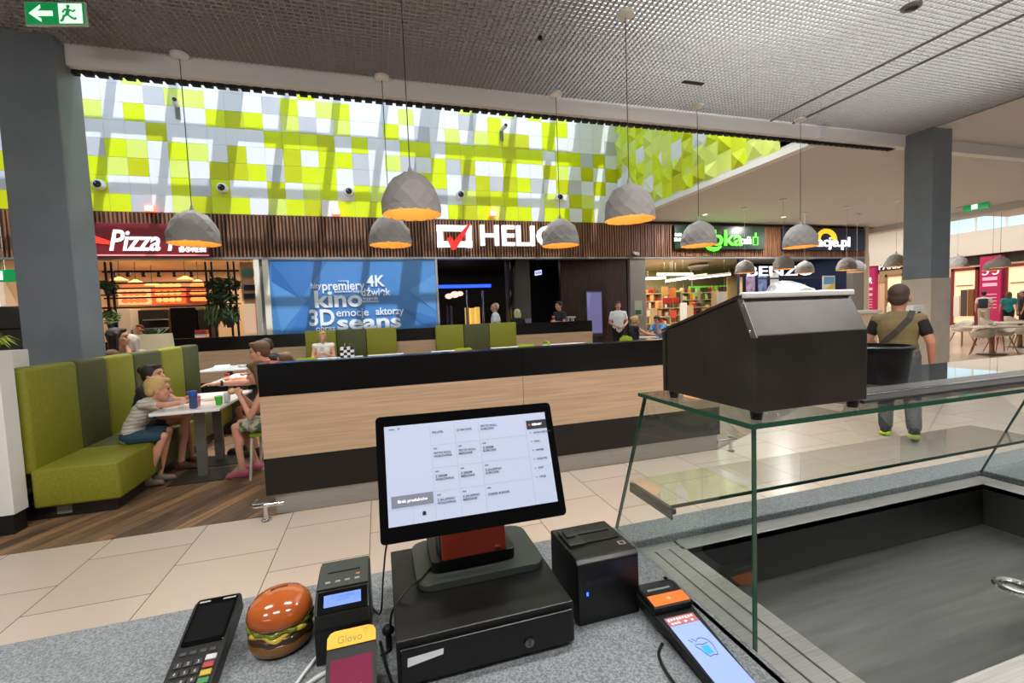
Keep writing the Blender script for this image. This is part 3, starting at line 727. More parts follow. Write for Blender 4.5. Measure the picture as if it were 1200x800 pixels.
# --- long low wall facing the counter
t = thing('divider_wall', 'long low divider of black and light wood panels with steel kick plate', 'divider', (1.25,3.95,0))
bx0, bx1 = -.915, 3.43
b = MB(); b.box(bx0,1.245,YBAR,YBAR+.14,.955,1.205,.002); b.box(1.249,bx1,YBAR,YBAR+.14,.955,1.205,.002); b.build('top_panel', blackg, t, True)
b = MB(); b.box(bx0,1.245,YBAR+.002,YBAR+.138,.462,.955,.001); b.box(1.249,bx1,YBAR+.002,YBAR+.138,.462,.955,.001); b.build('wood_panel', WOODP, t, True)
b = MB(); b.box(bx0,1.245,YBAR,YBAR+.14,.165,.462,.002); b.box(1.249,bx1,YBAR,YBAR+.14,.165,.462,.002); b.build('lower_panel', blackg, t, True)
b = MB(); b.box(bx0+.06,bx1-.02,YBAR+.02,YBAR+.12,0,.165); b.build('kick_plate', STEEL, t, True)
b = MB(); b.box(bx0-.004,bx1+.004,YBAR-.004,YBAR+.144,1.205,1.213,.002); b.build('coping', mat('coping_black',(26,26,27),.15), t, True)
# --- bumper rails
def bumper(x0, x1, y, label):
    q = thing('bumper_rail', label, 'bumper rail', ((x0+x1)/2,y,0), 0, 'chrome bumper rails at the divider ends')
    m_ = MB(); m_.tube([(x0,y+.12,.12),(x0,y+.02,.12),(x0+.02,y,.12),((x0+x1)/2,y,.12),(x1,y,.12)] if x0<0 else [(x0,y,.12),((x0+x1)/2,y,.12),(x1-.02,y,.12),(x1,y+.02,.12),(x1,y+.12,.12)], .018, 12); m_.build('rail', CHROME, q, True, smooth=True)
    px = x0+.09 if x0 < 0 else x1-.09
    m_ = MB(); m_.cone((px,y,0),(px,y,.12),.017,.017,14); m_.build('post', CHROME, q, True, smooth=True)
    m_ = MB(); m_.lathe([(.038,0),(.036,.008),(.02,.012)],18,(px,y,0)); m_.build('flange', CHROME, q, True, smooth=True)
bumper(-1.0,-.78,3.82,'chrome bumper rail at the divider end by the wood floor edge')
bumper(3.32,3.58,3.80,'chrome bumper rail at the divider end behind the glass case')

# --- green bench
BX = -2.66; by = [4.43,5.08,5.55,6.08,6.76,7.42,8.0]
t = thing('bench', 'long upholstered bench in alternating lime and olive green panels', 'bench', (-2.5,6.2,0))
seatcols = [LIMEF, OLIVEF, LIMEF, OLIVEF, LIMEF, OLIVEF]
for i in range(6):
    y0, y1 = by[i]+.004, by[i+1]-.004
    b = MB(); b.box(BX-.17,BX,y0,y1,.40,1.25,.035,seg=3); b.build('backrest', seatcols[i], t, True, smooth=True)
    b = MB(); b.box(BX-.02,BX+.555,y0-.0 if i else y0-.03,y1,.13,.445,.025,seg=3); b.build('seat', seatcols[i], t, True, smooth=True)
b = MB(); b.box(BX-.16,BX+.47,by[0]+.10,by[-1]-.05,0,.13); b.build('plinth', mat('plinth_steel',(70,70,70),.35,.8), t, True)
b = MB(); b.box(-2.60,-2.50,by[0]+.094,by[0]+.10,.03,.12,.002); b.box(-2.575,-2.525,by[0]+.091,by[0]+.096,.05,.10,.002); b.build('socket', mat('socket_grey',(140,140,138),.4), t, True)
# --- white planter wall at the left edge of the bench, with plants
t = thing('planter_wall', 'white low planter wall with black base at the bench end', 'planter', (-3.3,4.6,0))
b = MB(); b.box(-4.2,-2.70,4.25,4.40,.16,1.385,.004); b.box(-4.2,-2.90,4.40,4.9,.16,1.385,.004); b.build('panel', WHITE, t, True)
b = MB(); b.box(-4.18,-2.72,4.27,4.40,0,.16); b.box(-4.18,-2.92,4.4,4.88,0,.16); b.build('base', BLACKM, t, True)
leafy = mat('leaf_yellow_green', (150,170,60), .5); leafd = mat('leaf_dark', (40,64,30), .5)
def plant(name, label, loc, m, n, ln, w, up=.7, droop=.4, group=None, stem=None, pot=None):
    q = thing(name, label, 'plant', loc, 0, group)
    m_ = MB()
    for i in range(n):
        a = rnd.uniform(0,2*PI); l = ln*rnd.uniform(.6,1.1); e = rnd.uniform(up*.5, up*1.3)
        d = Vector((math.cos(a),math.sin(a),0)); s_ = Vector((-math.sin(a),math.cos(a),0))*w
        p_ = [Vector((0,0,.02))+d*.02, d*l*.5*math.cos(e)+Vector((0,0,l*.5*math.sin(e)+.05)), d*l*math.cos(e)+Vector((0,0,l*math.sin(e)-droop*l))]
        vs = [p_[0]-s_*.3,p_[0]+s_*.3,p_[1]-s_,p_[1]+s_,p_[2]]
        lift = Vector((0,0,w*.4)); vs += [(p_[0]),(p_[1]-lift)]
        m_._add([tuple(v) for v in vs], [(0,5,6,2),(5,1,3,6),(2,6,4),(6,3,4)])
    m_.build('foliage', m, q)
    if pot:
        r_, h_, pm = pot
        m_ = MB(); m_.lathe([(r_*.75,-h_),(r_,-.0),(r_*.9,0),(r_*.85,-.03)],16); m_.build('pot', pm, q, smooth=True)
    return q
for i, (x, y) in enumerate(((-2.765,4.33),(-2.89,4.33),(-2.97,4.56))):
    plant('potted_fern', ['spiky yellow green fern on the white planter wall, nearest the counter','second yellow green fern on the white planter wall','darker green fern on the planter wall beside the column'][i], (x,y,1.388+.0), [leafy,leafy,leafd][i], 46, .24, .012, 1.0, .35)

# --- tables
def flat_leg_table(name, label, x0, x1, y0, y1, group, h=.74):
    q = thing(name, label, 'table', ((x0+x1)/2,(y0+y1)/2,0.004), 0, group)
    m_ = MB(); m_.box(x0,x1,y0,y1,h-.03,h,.006); m_.build('tabletop', WHITEGL, q, True)
    for yy in ((y0+.34),(y1-.34)) if y1-y0 > 1 else ((y0+y1)/2,):
        m_ = MB(); m_.box((x0+x1)/2-.045,(x0+x1)/2+.045,yy-.018,yy+.018,.012,h-.03,.003); m_.build('leg', mat('table_leg_steel',(118,114,110),.4,.6), q, True)
        m_ = MB(); m_.box((x0+x1)/2-.24,(x0+x1)/2+.24,yy-.22,yy+.22,.004,.014,.002); m_.build('base_plate', mat('base_plate_dark',(60,56,52),.4,.5), q, True)
    nest(q,'base_plate','leg')
    return q
flat_leg_table('dining_table', 'white dining table with flat steel legs where the family sits', -2.06, -1.49, 4.86, 6.05, 'white tables along the bench')
flat_leg_table('dining_table', 'white dining table past the family, under the man in red', -2.25, -1.55, 6.95, 8.2, 'white tables along the bench')
flat_leg_table('dining_table', 'white table with magazines by the far end of the bench', -3.05, -2.3, 9.0, 9.9, 'white tables along the bench')
# things on the near table
ZTB = .744
t = thing('water_bottle', 'blue plastic water bottle at the edge of the family table', 'bottle', (-1.735,4.97,ZTB))
b = MB(); b.lathe([(0,0),(.03,0),(.034,.01),(.034,.05),(.031,.08),(.034,.11),(.034,.125),(0,.125)],18,caps=False); b.build('body', mat('bottle_blue',(60,82,120),.2), t, smooth=True)
b = MB(); b.lathe([(0,.125),(.036,.125),(.036,.160),(.03,.165),(0,.165)],18,caps=False); b.box(-.052,.0,-.012,.012,.148,.163,.003); b.build('lid', mat('lid_blue',(36,84,190),.35), t, smooth=True)
t = thing('paper_cup', 'green printed paper cup on the family table', 'cup', (-1.545,5.05,ZTB), 0)
b = MB(); b.lathe([(0,0),(.026,0),(.034,.085),(.032,.085),(.025,.004)],18,caps=False); b.build('cup', mat('cup_green',(70,170,50),.5), t, smooth=True)
b = MB(); b.lathe([(.034,.083),(.0355,.086),(.034,.089),(.0325,.086)],18,caps=False); b.build('rim', WHITE, t, smooth=True)
t = thing('paper_cup', 'pink and white paper cup behind the blue bottle', 'cup', (-1.75,5.10,ZTB), 0)
b = MB(); b.lathe([(0,0),(.028,0),(.036,.095),(.034,.095),(.027,.004)],18,caps=False); b.build('cup', mat('cup_pink',(220,130,150),.5), t, smooth=True)
t = thing('paper_cup', 'white paper cup beside the green cup on the family table', 'cup', (-1.51,5.18,ZTB), 0)
b = MB(); b.lathe([(0,0),(.026,0),(.034,.09),(.032,.09),(.025,.004)],18,caps=False); b.build('cup', WHITE, t, smooth=True)
t = thing('drink_can', 'red drinks can standing on the table past the family', 'can', (-2.05,7.10,ZTB))
b = MB(); b.lathe([(0,0),(.027,0),(.033,.008),(.033,.105),(.027,.115),(0,.115)],18,caps=False); b.build('body', mat('can_red',(180,40,46),.3), t, smooth=True)
b = MB(); b.lathe([(.0335,.03),(.0336,.075)],18,caps=False); b.build('print_band', mat('can_white',(220,200,196),.3), t)
b = MB(); b.prism([(-.10,-.13),(.10,-.13),(.10,.13),(-.10,.13)],0,.004); b.bm.transform(Matrix.Rotation(.3,4,'Z')); o = b.build('tray_paper', mat('paper_warm',(225,205,180),.6), loc=(-1.72,5.5,ZTB)); tag(o,'sheet of tray paper on the family table','paper')
t = thing('magazine', 'open white magazine on the table by the bench end', 'magazine', (-2.75,9.3,ZTB), .2)
b = MB(); b.prismx([(-.14,0),(0,.0),(.0,.02),(-.07,.05),(-.14,.01)],-.12,.12); b.prismx([(0,0),(.14,0),(.14,.01),(.07,.06),(.0,.02)],-.12,.12); b.build('pages', mat('page_blueish',(214,222,236),.5), t)
t = thing('bowl', 'small white bowl on the table by the bench end', 'bowl', (-2.42,9.25,ZTB))
b = MB(); b.lathe([(0,0),(.04,0),(.075,.045),(.07,.045),(.038,.006),(0,.006)],18,caps=False); b.build('shell', WHITE, t, smooth=True)

# --- far low partition with banquettes and tables
YP = 11.1; ZP = 1.275
xa, xb = PY(90,395,YP).x, PY(694,380,YP).x
t = thing('partition', 'low partition of black and light wood behind the banquettes', 'partition', (0,YP+.1,0))
b = MB(); b.box(xa,xb,YP,YP+.15,.98,ZP,.003); b.build('top_panel', blackg, t, True)
b = MB(); b.box(xa,xb,YP+.002,YP+.148,.3,.98); b.build('wood_panel', WOODP, t, True)
b = MB(); b.box(xa,xb,YP,YP+.15,0,.3); b.build('lower_panel', blackg, t, True)
def banquette(pxs, label):
    xs = [PY(p_,395,YP-.2).x for p_ in pxs]
    q = thing('banquette', label, 'banquette', ((xs[0]+xs[-1])/2,YP-.3,0), 0, 'green banquettes along the partition')
    cols_ = [LIMEF,OLIVEF,LIMEF]
    for i in range(len(xs)-1):
        m_ = MB(); m_.box(xs[i]+.004,xs[i+1]-.004,YP-.17,YP-.005,.40,ZP+.045,.02); m_.build('backrest', cols_[i%3], q, True, smooth=True)
        m_ = MB(); m_.box(xs[i]+.004,xs[i+1]-.004,YP-.68,YP-.14,.12,.45,.02); m_.build('seat', cols_[i%3], q, True, smooth=True)
    m_ = MB(); m_.box(xs[0]+.05,xs[-1]-.05,YP-.6,YP-.02,0,.12); m_.build('plinth', BLACKM, q, True)
banquette([357,394,429,465], 'green banquette below the blue cinema screen wall')
banquette([511,544,574,606], 'green banquette below the dark cinema entrance')
def post_table(px0, px1, py, label, Y=9.76, d=.62):
    x0 = PY(px0,py,Y).x; x1 = PY(px1,py,Y).x; h = .75
    q = thing('cafe_table', label, 'table', ((x0+x1)/2,Y+d/2,.004), 0, 'white tables before the partition')
    m_ = MB(); m_.box(x0,x1,Y,Y+d,h-.035,h,.008); m_.build('tabletop', WHITEGL, q, True)
    cx, cy = (x0+x1)/2, Y+d/2
    m_ = MB(); m_.box(cx-.04,cx+.04,cy-.04,cy+.04,.014,h-.035,.004); m_.build('leg', mat('table_leg_steel',(118,114,110),.4,.6), q, True)
    m_ = MB(); m_.box(cx-.22,cx+.22,cy-.22,cy+.22,.004,.016,.003); m_.build('base_plate', MATS['base_plate_dark'], q, True); nest(q,'base_plate','leg')
post_table(343,390,414,'white table in front of the woman with the phone')
post_table(430,474,409,'white table before the lime end of the first banquette')
post_table(508,554,406,'white table before the near end of the second banquette')
post_table(582,627,403,'white table before the far end of the second banquette')
post_table(646,692,398,'white table against the light wood partition')
post_table(752,772,399,'white table between the woman in black and the man in blue', 10.75, .6)
# green chairs
def green_chair(px, py, Y, rz, label, proto=[None]):
    p_ = PY(px,py,Y); loc = (p_.x, Y, .004)
    if proto[0] is None:
        q = thing('plastic_chair', label, 'chair', loc, rz, 'green plastic chairs at the far tables')
        m_ = MB(); m_.prism(rr(-.2,.2,-.2,.2,.06), .43, .455, bev=.006); m_.build('seat', GREENPL, q, smooth=True)
        m_ = MB(); m_.prism(rr(-.2,.2,.46,.84,.07), -.19, -.165, Matrix(((1,0,0,0),(0,0,1,0),(0,1,0,0),(0,0,0,1))), bev=.006)
        m_.bm.transform(Matrix.Translation((0,-.18,.46)) @ Matrix.Rotation(R(8),4,'X') @ Matrix.Translation((0,.18,-.46))); m_.build('backrest', GREENPL, q, smooth=True)
        for sx in (-1,1):
            for sy in (-1,1):
                m_ = MB(); m_.cone((sx*.17,sy*.16,.43),(sx*.21,sy*.21,0),.012,.01,8); m_.build('leg', CHROME, q, smooth=True)
        proto[0] = q; return q
    return dup(proto[0], loc, rz, label)
green_chair(361,418,9.6,PI*0,'green plastic chair at the table with the phone woman')
green_chair(613,406,9.7,0,'green plastic chair before the table at the far banquette end')
green_chair(650,400,10.3,-PI/2,'green plastic chair side on to the table by the wood partition')
green_chair(727,398,10.3,.15,'lime green plastic chair behind the woman in the black top')
green_chair(541,414,9.7,0,'green plastic chair before the second banquette, barely above the divider')
# checkered napkin holder on the divider coping side table
p_ = PY(407,414,9.9)
t = thing('checkered_box', 'black and white checkered box with two handles on a table', 'box', (p_.x,9.95,.755))
b = MB(); n = 4
for i in range(n):
    for j in range(n):
        b.mi = (i+j)%2; b.box(-.13+.065*i,-.13+.065*(i+1),-.12,.12,.055*j,.055*(j+1))
b.build('case', [BLACK, WHITE], t)
b = MB(); b.tube([(-.05,0,.22),(-.05,0,.27),(-.03,0,.30)],.008); b.tube([(.06,0,.22),(.06,0,.27),(.08,0,.30)],.008); b.build('handle', CHROME, t)
x_ = p_.x
t = thing('cafe_table', 'white table under the checkered box', 'table', (x_,9.95,.004), 0, 'white tables before the partition')
b = MB(); b.box(-.3,.3,-.3,.3,.715,.75,.008); b.build('tabletop', WHITEGL, t)
b = MB(); b.box(-.04,.04,-.04,.04,.01,.715); b.build('leg', MATS['table_leg_steel'], t)
b = MB(); b.box(-.2,.2,-.2,.2,0,.012); b.build('base_plate', MATS['base_plate_dark'], t)

# --- pendant lamps
shade = mat('lamp_shade_grey', (146,143,141), .75); lining = mat('lamp_lining_gold', (246,196,112), .5)
bulbm = mat('bulb_glow', (255,220,160), .4, emit=(255,190,100), es=5)
def shade_mesh(seed, rad=.26, h=.37):
    r_ = random.Random(seed); n = 13
    prof = [(rad,0),(rad*1.0,h*.14),(rad*.985,h*.30),(rad*.93,h*.48),(rad*.81,h*.66),(rad*.60,h*.83),(rad*.32,h*.95),(rad*.10,h)]
    q = MB(); vs = []; fs = []
    for j, (r1, z1) in enumerate(prof):
        for i in range(n):
            a = 2*PI*(i+(.5 if j%2 else 0))/n; k = 1+(r_.uniform(-.045,.03) if 0 < j < 7 else 0)
            vs.append((r1*k*math.cos(a), r1*k*math.sin(a), z1+(r_.uniform(-.012,.012) if 0 < j < 7 else 0)))
    for j in range(len(prof)-1):
        for i in range(n):
            a,b_,c,d = j*n+i, j*n+(i+1)%n, (j+1)*n+i, (j+1)*n+(i+1)%n
            if j%2 == 0: fs += [(a,b_,c),(b_,d,c)]
            else: fs += [(a,b_,d),(a,d,c)]
    q._add(vs, fs); return q
LAMPS = []
def lamp(x, y, zr_, zc, label, seed):
    q = thing('pendant_lamp', label, 'pendant lamp', (x,y,zr_), rnd.uniform(0,6), 'crumpled paper look pendant lamps')
    shade_mesh(seed).build('shade', shade, q)
    m_ = MB(); m_.lathe([(.2565,.002),(.236,.06),(.215,.13),(.17,.21),(.11,.27),(.04,.30)],26,caps=False); m_.build('shade_lining', lining, q, smooth='all')
    m_ = MB(); m_.cone((0,0,.36),(0,0,.43),.03,.008,12); m_.build('cap', shade, q, smooth=True)
    m_ = MB(); m_.ell((0,0,.20),(.045,.045,.06)); m_.cone((0,0,.24),(0,0,.35),.02,.02); m_.build('bulb', bulbm, q, smooth=True)
    m_ = MB(); m_.cone((0,0,.42),(0,0,zc-zr_-.02),.0045,.0045,8); m_.build('cord', mat('cord_grey',(60,58,56),.5) if zc > 4.4 else mat('cord_pale',(190,188,186),.5), q)
    m_ = MB(); m_.lathe([(.02,zc-zr_-.05),(.085,zc-zr_-.03),(.09,zc-zr_-.001)],20); m_.build('canopy', WHITE, q, smooth=True)
    nest(q,('shade_lining','cap'),'shade')
    point((x,y,zr_+.10), 1.6, (1,.74,.42), .05)
ZL = 2.445
def at_lamp(px, py): v = PZ(px,py,ZL); return v.x, v.y
for i, (px, py, lab) in enumerate([
    (228,286,'grey pendant lamp in front of the red shop sign'),
    (483,252,'large dark grey pendant lamp left of the cinema logo, hanging nearest'),
    (738,258,'large grey pendant lamp right of the cinema lettering, hanging nearest there'),
    (458,287.5,'grey pendant lamp half below the large dark one'),
    (657,288,'grey pendant lamp covering the end of the cinema lettering'),
    (819,288,'pale pendant lamp covering part of the green shop sign'),
    (938,289.5,'pale pendant lamp covering the start of the travel sign')]):
    x, y = at_lamp(px, py); lamp(x, y, ZL, 4.5, lab, 11+i)
for i, (px, py, lab) in enumerate([
    (873,320,'small far pendant lamp below the green shop sign'),
    (918,315.5,'small far pendant lamp between the green and the travel sign'),
    (943,320,'small far pendant lamp in front of the white shop lettering'),
    (992,316.5,'small far pendant lamp below the end of the travel sign'),
    (1004,319,'small far pendant lamp overlapped by its neighbour near the slat wall end'),
    (1050,312.5,'far pendant lamp half hidden by the blue grey column'),
    (1122,313.5,'far pendant lamp just past the blue grey column'),
    (1172,313.5,'far pendant lamp in front of the magenta shop sign'),
    (1163,317,'farthest pendant lamp beside the magenta shop sign')]):
    x, y = at_lamp(px, py)
    if y < 6.2 or x > 18.3: 
        pass
    lamp(x, y, ZL, 4.3 if x < 18.3 else 4.6, lab, 31+i)
b = MB(); b.box(18.5, 24, 7.5, 11.5, 4.6, 4.7); struct('ceiling_bridge', b, plaster, 'white ceiling strip carrying the farthest pendant lamps', 'ceiling')

# --- small fittings
# exit sign
t = thing('exit_sign', 'green exit sign with running figure and arrow under the grid ceiling', 'exit sign', (0,0,0))
c_ = PZ(65,16,4.36); ang = R(-13)
t.location = c_; t.rotation_euler.z = ang; WM[t.name] = Matrix.Translation(c_) @ Matrix.Rotation(ang,4,'Z')
w, h = .26, .105
green = mat('exit_green',(20,140,74),.4,emit=(20,150,78),es=.55); exw = mat('exit_white',(230,245,235),.4,emit=(225,245,232),es=.9)
b = MB(); b.box(-w,w,0,.02,-h,h,.004); b.build('housing', mat('exit_frame',(200,206,200),.4), t)
b = MB(); b.box(-w+.012,w-.012,-.003,0,-h+.012,h-.012); b.build('sign_face', green, t)
b = MB(); b.box(.03,w-.03,-.005,-.003,-h+.02,h-.02); b.build('door_symbol', exw, t)
b = MB(); b.prism([(-.22,0),(-.12,.075),(-.12,.045),(-.155,.022),(-.02,.022),(-.02,-.022),(-.155,-.022),(-.12,-.045),(-.12,-.075)][::-1],.003,.006,RX90); b.build('arrow', exw, t)
b = MB(); 
def stroke(pts, r_): b.tube([(x,-.006,z) for x,z in pts], r_, 6)
b.ell((.115,-.006,.058),(.016,.004,.016)); stroke([(.12,.035),(.105,-.01)],.015); stroke([(.12,.035),(.085,.03),(.065,.005)],.008); stroke([(.12,.033),(.155,.015),(.175,.03)],.008)
stroke([(.105,-.01),(.075,-.025),(.06,-.062),(.045,-.064)],.010); stroke([(.108,-.01),(.135,-.035),(.165,-.05),(.18,-.04)],.010)
b.build('running_figure', green, t)
b = MB(); b.cone((-.2,.01,h),(-.2,.01,4.5-4.36),.004,.004); b.cone((.2,.01,h),(.2,.01,4.5-4.36),.004,.004); b.build('hanger', CHROME, t)
nest(t,('door_symbol','arrow','running_figure'),'sign_face')
# ball cameras on the tiled wall
spk = None
for i, (px, py) in enumerate([(115,216),(260,220),(409,224.5),(540,228),(656,231)]):
    v = PY(px,py,YB-.1); lab = ['partly behind the column','above the first red exit light','above the brown slats left of the nearest lamp','above the cinema logo','beside the shaded corner'][i]
    if spk is None:
        spk = thing('wall_speaker', 'round white wall speaker with black cone '+lab, 'speaker', (v.x,YB-.012,v.z), 0, 'round speakers on the tiled wall')
        M_ = RX90
        b = MB(); b.lathe([(.10,0),(.125,.02),(.12,.09),(.085,.13),(.078,.13)],22,M=M_); b.build('housing', WHITE, spk, smooth=True)
        b = MB(); b.lathe([(.078,.128),(.075,.134),(.0,.140)],22,M=M_,caps=False); b.build('cone', BLACK, spk, smooth=True)
        b = MB(); b.ell((-.03,-.139,.03),(.012,.006,.012)); b.build('cap', WHITE, spk)
    else: dup(spk, (v.x,YB-.012,v.z), None, 'round white wall speaker with black cone '+lab)
cam_ = None
for i, (px, py) in enumerate([(205,121),(589,150)]):
    v = PY(px,py,YB-.15); lab = ['near the left end of the tiled wall','in the middle of the tiled wall'][i]
    if cam_ is None:
        cam_ = thing('security_camera', 'small white camera on a bracket '+lab, 'camera', (v.x,YB-.012,v.z), 0, 'cameras on the tiled wall')
        b = MB(); b.box(-.05,.05,-.03,0,-.3,-.02,.005); b.build('bracket', mat('bracket_grey',(120,124,120),.4), cam_)
        b = MB(); b.cone((0,-.05,0),(.05,-.30,.02),.06,.06,14); b.build('body', WHITE, cam_, smooth=True)
        b = MB(); b.cone((.05,-.30,.02),(.052,-.31,.021),.045,.045,14); b.build('lens', BLACK, cam_, smooth=True)
    else: dup(cam_, (v.x,YB-.012,v.z), None, 'small white camera on a bracket '+lab)
el = None; redl = mat('beacon_red',(255,120,90),.4,emit=(255,110,70),es=2.2); whl = mat('beacon_white',(255,250,240),.4,emit=(255,240,225),es=3)
for i, (px, py) in enumerate([(175,244),(394,248),(578,250)]):
    v = PY(px,py,YB-.12); lab = ['over the pizza counter','over the blue screen wall','over the cinema lettering'][i]
    if el is None:
        el = thing('wall_beacon', 'small glowing red beacon on the slat top '+lab, 'beacon', (v.x,YB-.1,v.z), 0, 'red beacons above the slats')
        b = MB(); b.box(-.10,.10,-.03,.03,-.075,.075,.012); b.build('housing', redl, el)
        b = MB(); b.box(-.08,.08,-.036,-.03,-.05,.05,.003); b.build('lamp', whl, el)
        b = MB(); b.box(-.02,.02,.03,.088,-.02,.02); b.build('bracket', DKGREY, el)
    else: dup(el, (v.x,YB-.1,v.z), None, 'small glowing red beacon on the slat top '+lab)
# ceiling bits in the grid
v = PZ(1068,7,4.49); t = thing('ceiling_spotlight', 'small spotlight set in the bright part of the grid ceiling', 'spotlight', v)
b = MB(); b.lathe([(.09,0),(.085,-.02),(.06,-.03),(.055,-.01)],18); b.build('ring', mat('spot_grey',(120,120,124),.4,.4), t, smooth=True)
b = MB(); b.lathe([(.055,-.012),(0,-.012)],18,caps=False); b.build('lens', DKGREY, t)
v = PZ(812,97,4.49); b = MB(); b.box(-.16,.16,-.03,.03,-.01,.005,.003); o = b.build('ceiling_slot', BLACKM, loc=v); tag(o,'small dark slot in the grid ceiling near the bulkhead','vent')
v = PZ(633,43,4.49); b = MB(); b.lathe([(.025,0),(.022,-.03),(.0,-.035)],12,caps=False); o = b.build('smoke_detector', BLACK, loc=v); tag(o,'tiny black detector in the middle of the grid ceiling','detector')
dl0 = None
for i, (x, y) in enumerate(((9.6,11.4),(12.6,11.4),(15.8,9.6))):
    lab = ['by the skylight edge','above the travel sign','nearest the far hall'][i]
    if dl0 is None:
        dl0 = thing('downlight', 'x', 'downlight', (x,y,4.298), 0, 'downlights in the white ceiling')
        b = MB(); b.lathe([(.10,0),(.10,-.012),(.075,-.016),(.07,-.004)],20); b.build('ring', WHITE, dl0, smooth=True)
        b = MB(); b.lathe([(.07,-.005),(0,-.005)],20,caps=False); b.build('lens', diff, dl0)
    else: d_ = dup(dl0, (x,y,4.298))
    (dl0 if i == 0 else d_)['label'] = 'small round downlight in the white ceiling '+lab
    area((x,y,4.275), .13, DL, (1,.97,.93))
# dark track pair across the grid
for i, (p0, p1) in enumerate((((960,117),(1170,2)),((962,133),(1200,12)))):
    a0 = PZ(*p0,4.49); a1 = PZ(*p1,4.49)
    b = MB(); xm = (a0.x+a1.x)/2; b.box(xm-.02,xm+.02,-1,5.93,4.485,4.5); o = b.build('ceiling_track', mat('track_grey',(104,104,106),.5))
    tag(o, ['dark ceiling track in the grid, on the lamp side','dark ceiling track in the grid, on the column side'][i], 'track', 'ceiling tracks')
# ================================================================== shop fronts
def X_(px, py=350, Y=YB): return PY(px, py, Y).x
def Z_(px, py, Y=YB): return PY(px, py, Y).z
ZT_ = 3.12
# interior shells
cream = mat('cream_wall', (226,204,176), .7); darkw = mat('cinema_dark_wall', (22,22,24), .6); navy = mat('navy_wall', (26,36,66), .6)
storew = mat('store_wall', (216,200,170), .7); greyp = mat('pilaster_grey', (126,120,114), .6)
xp0, xp1 = X_(100), X_(300)
xc0, xc1 = X_(512), X_(741)
xz0, xz1 = X_(756), X_(863)
xt0, xt1 = X_(863), X_(998)
def shell_(name, x0, x1, depth, wm, cm, label, zc=3.3):
    q = MB(); q.mi = 0
    q.box(x0-.1, x1+.1, YB+depth, YB+depth+.1, 0, zc); q.box(x0-.1, x0, YB+.13, YB+depth, 0, zc); q.box(x1, x1+.1, YB+.13, YB+depth, 0, zc)
    q.mi = 1; q.box(x0-.1, x1+.1, YB+.15, YB+depth+.1, zc, zc+.1)
    struct(name, q, [wm, cm], label, 'wall')
shell_('wall_pizza_shop', xp0-1.5, xp1, 4.2, cream, cream, 'cream walls inside the food shop with red sign')
shell_('wall_cinema', xc0, xc1-.1, 5.5, darkw, darkw, 'dark walls inside the cinema entrance')
shell_('wall_store', xz0, X_(875,350,18.6), 6, storew, mat('store_ceiling',(200,186,160),.7), 'warm walls inside the grocery store')
q = MB(); A0 = PY(864,350,YB+.13); A1 = PY(866,350,YB+5.9)
q.prism([(A0.x,A0.y),(A1.x,A1.y),(A1.x+.1,A1.y),(A0.x+.1,A0.y)], 0, 3.29); struct('wall_travel_side', q, navy, 'slanting party wall between grocery store and travel agency', 'wall')
A2 = PY(866,350,15.6).x
q = MB(); q.mi = 0; q.box(A2+.12, xt1, 15.6, 15.7, 0, 3.28); q.box(xt1, xt1+.1, YB+.2, 15.7, 0, 3.28)
struct('wall_travel', q, [navy], 'navy walls inside the travel agency', 'wall')
b = MB(); b.box(X_(738),X_(756),YB-.05,YB+.1,0,ZT_); b.box(xp1,X_(318)+.0,YB-.0,YB+.1,0,ZT_); b.box(xt1,bright,YB-.05,YB+.2,0,ZT_)
struct('wall_pilaster', b, greyp, 'grey pilasters between the shop fronts', 'wall')
b = MB(); b.box(bright-.03,bright+.12,YB-.1,27,0,4.3); struct('wall_shop_end', b, mat('end_wall',(190,176,158),.6), 'end wall of the row of shops', 'wall')
b = MB(); b.box(-14,xp0-1.6,YB,YB+.1,0,ZT_); 
struct('wall_left_shop', b, mat('left_shop_wall',(176,128,84),.6), 'warm wood wall of the shop at the far left', 'wall')
# glazed white frame beside the screen wall
b = MB(); b.box(X_(301),X_(307),YB-.09,YB-.0,0,ZT_); b.box(X_(311),X_(318),YB-.09,YB,0,ZT_); 
struct('trim_4', b, mat('cream_frame',(226,220,206),.3), 'cream pilaster frame left of the blue screen wall', 'trim')

# ---- pizza shop
redsign = mat('sign_red', (112,24,34), .45, emit=(140,26,40), es=.1)
lit = mat('letter_lit', (250,250,250), .4, emit=(245,248,255), es=.95)
t = thing('shop_sign', 'red shop sign with white script lettering on the wooden slats', 'shop sign', (X_(180),YB-.1,3.3))
x0, x1 = X_(98,280), X_(247,280); z0, z1 = Z_(200,302), Z_(200,264)
b = MB(); b.box(x0,x1,YB-.2,YB-.1,z0,z1,.01); b.build('panel', redsign, t, True)
b = MB(); b.box(x0,x1,YB-.205,YB-.2,z0+.02,z0+.05); b.build('light_strip', mat('strip_pink',(230,150,150),.4,emit=(230,140,140),es=.5), t, True)
zz = (Z_(160,277)+.06)
o = text('Pizza Hut', .66, wallM(X_(132,283),YB-.21,Z_(165,283,YB-.2)), lit, 'lettering', t, .012, .010, .28, 'LEFT', 1.0, .98, fit=X_(245)-X_(132))
text('EXPRESS', .15, wallM(X_(226,293,YB-.2),YB-.21,Z_(226,293,YB-.2)), lit, 'small_lettering', t, .008, .002)
b = MB(); b.prism([(0,0),(.46,-.05),(.46,.02),(0,.22)],0,.02,wallM(X_(114),YB-.2,Z_(114,284,YB-.2))); b.build('roof_mark', mat('mark_red',(250,60,40),.4,emit=(250,50,30),es=.7), t, True)

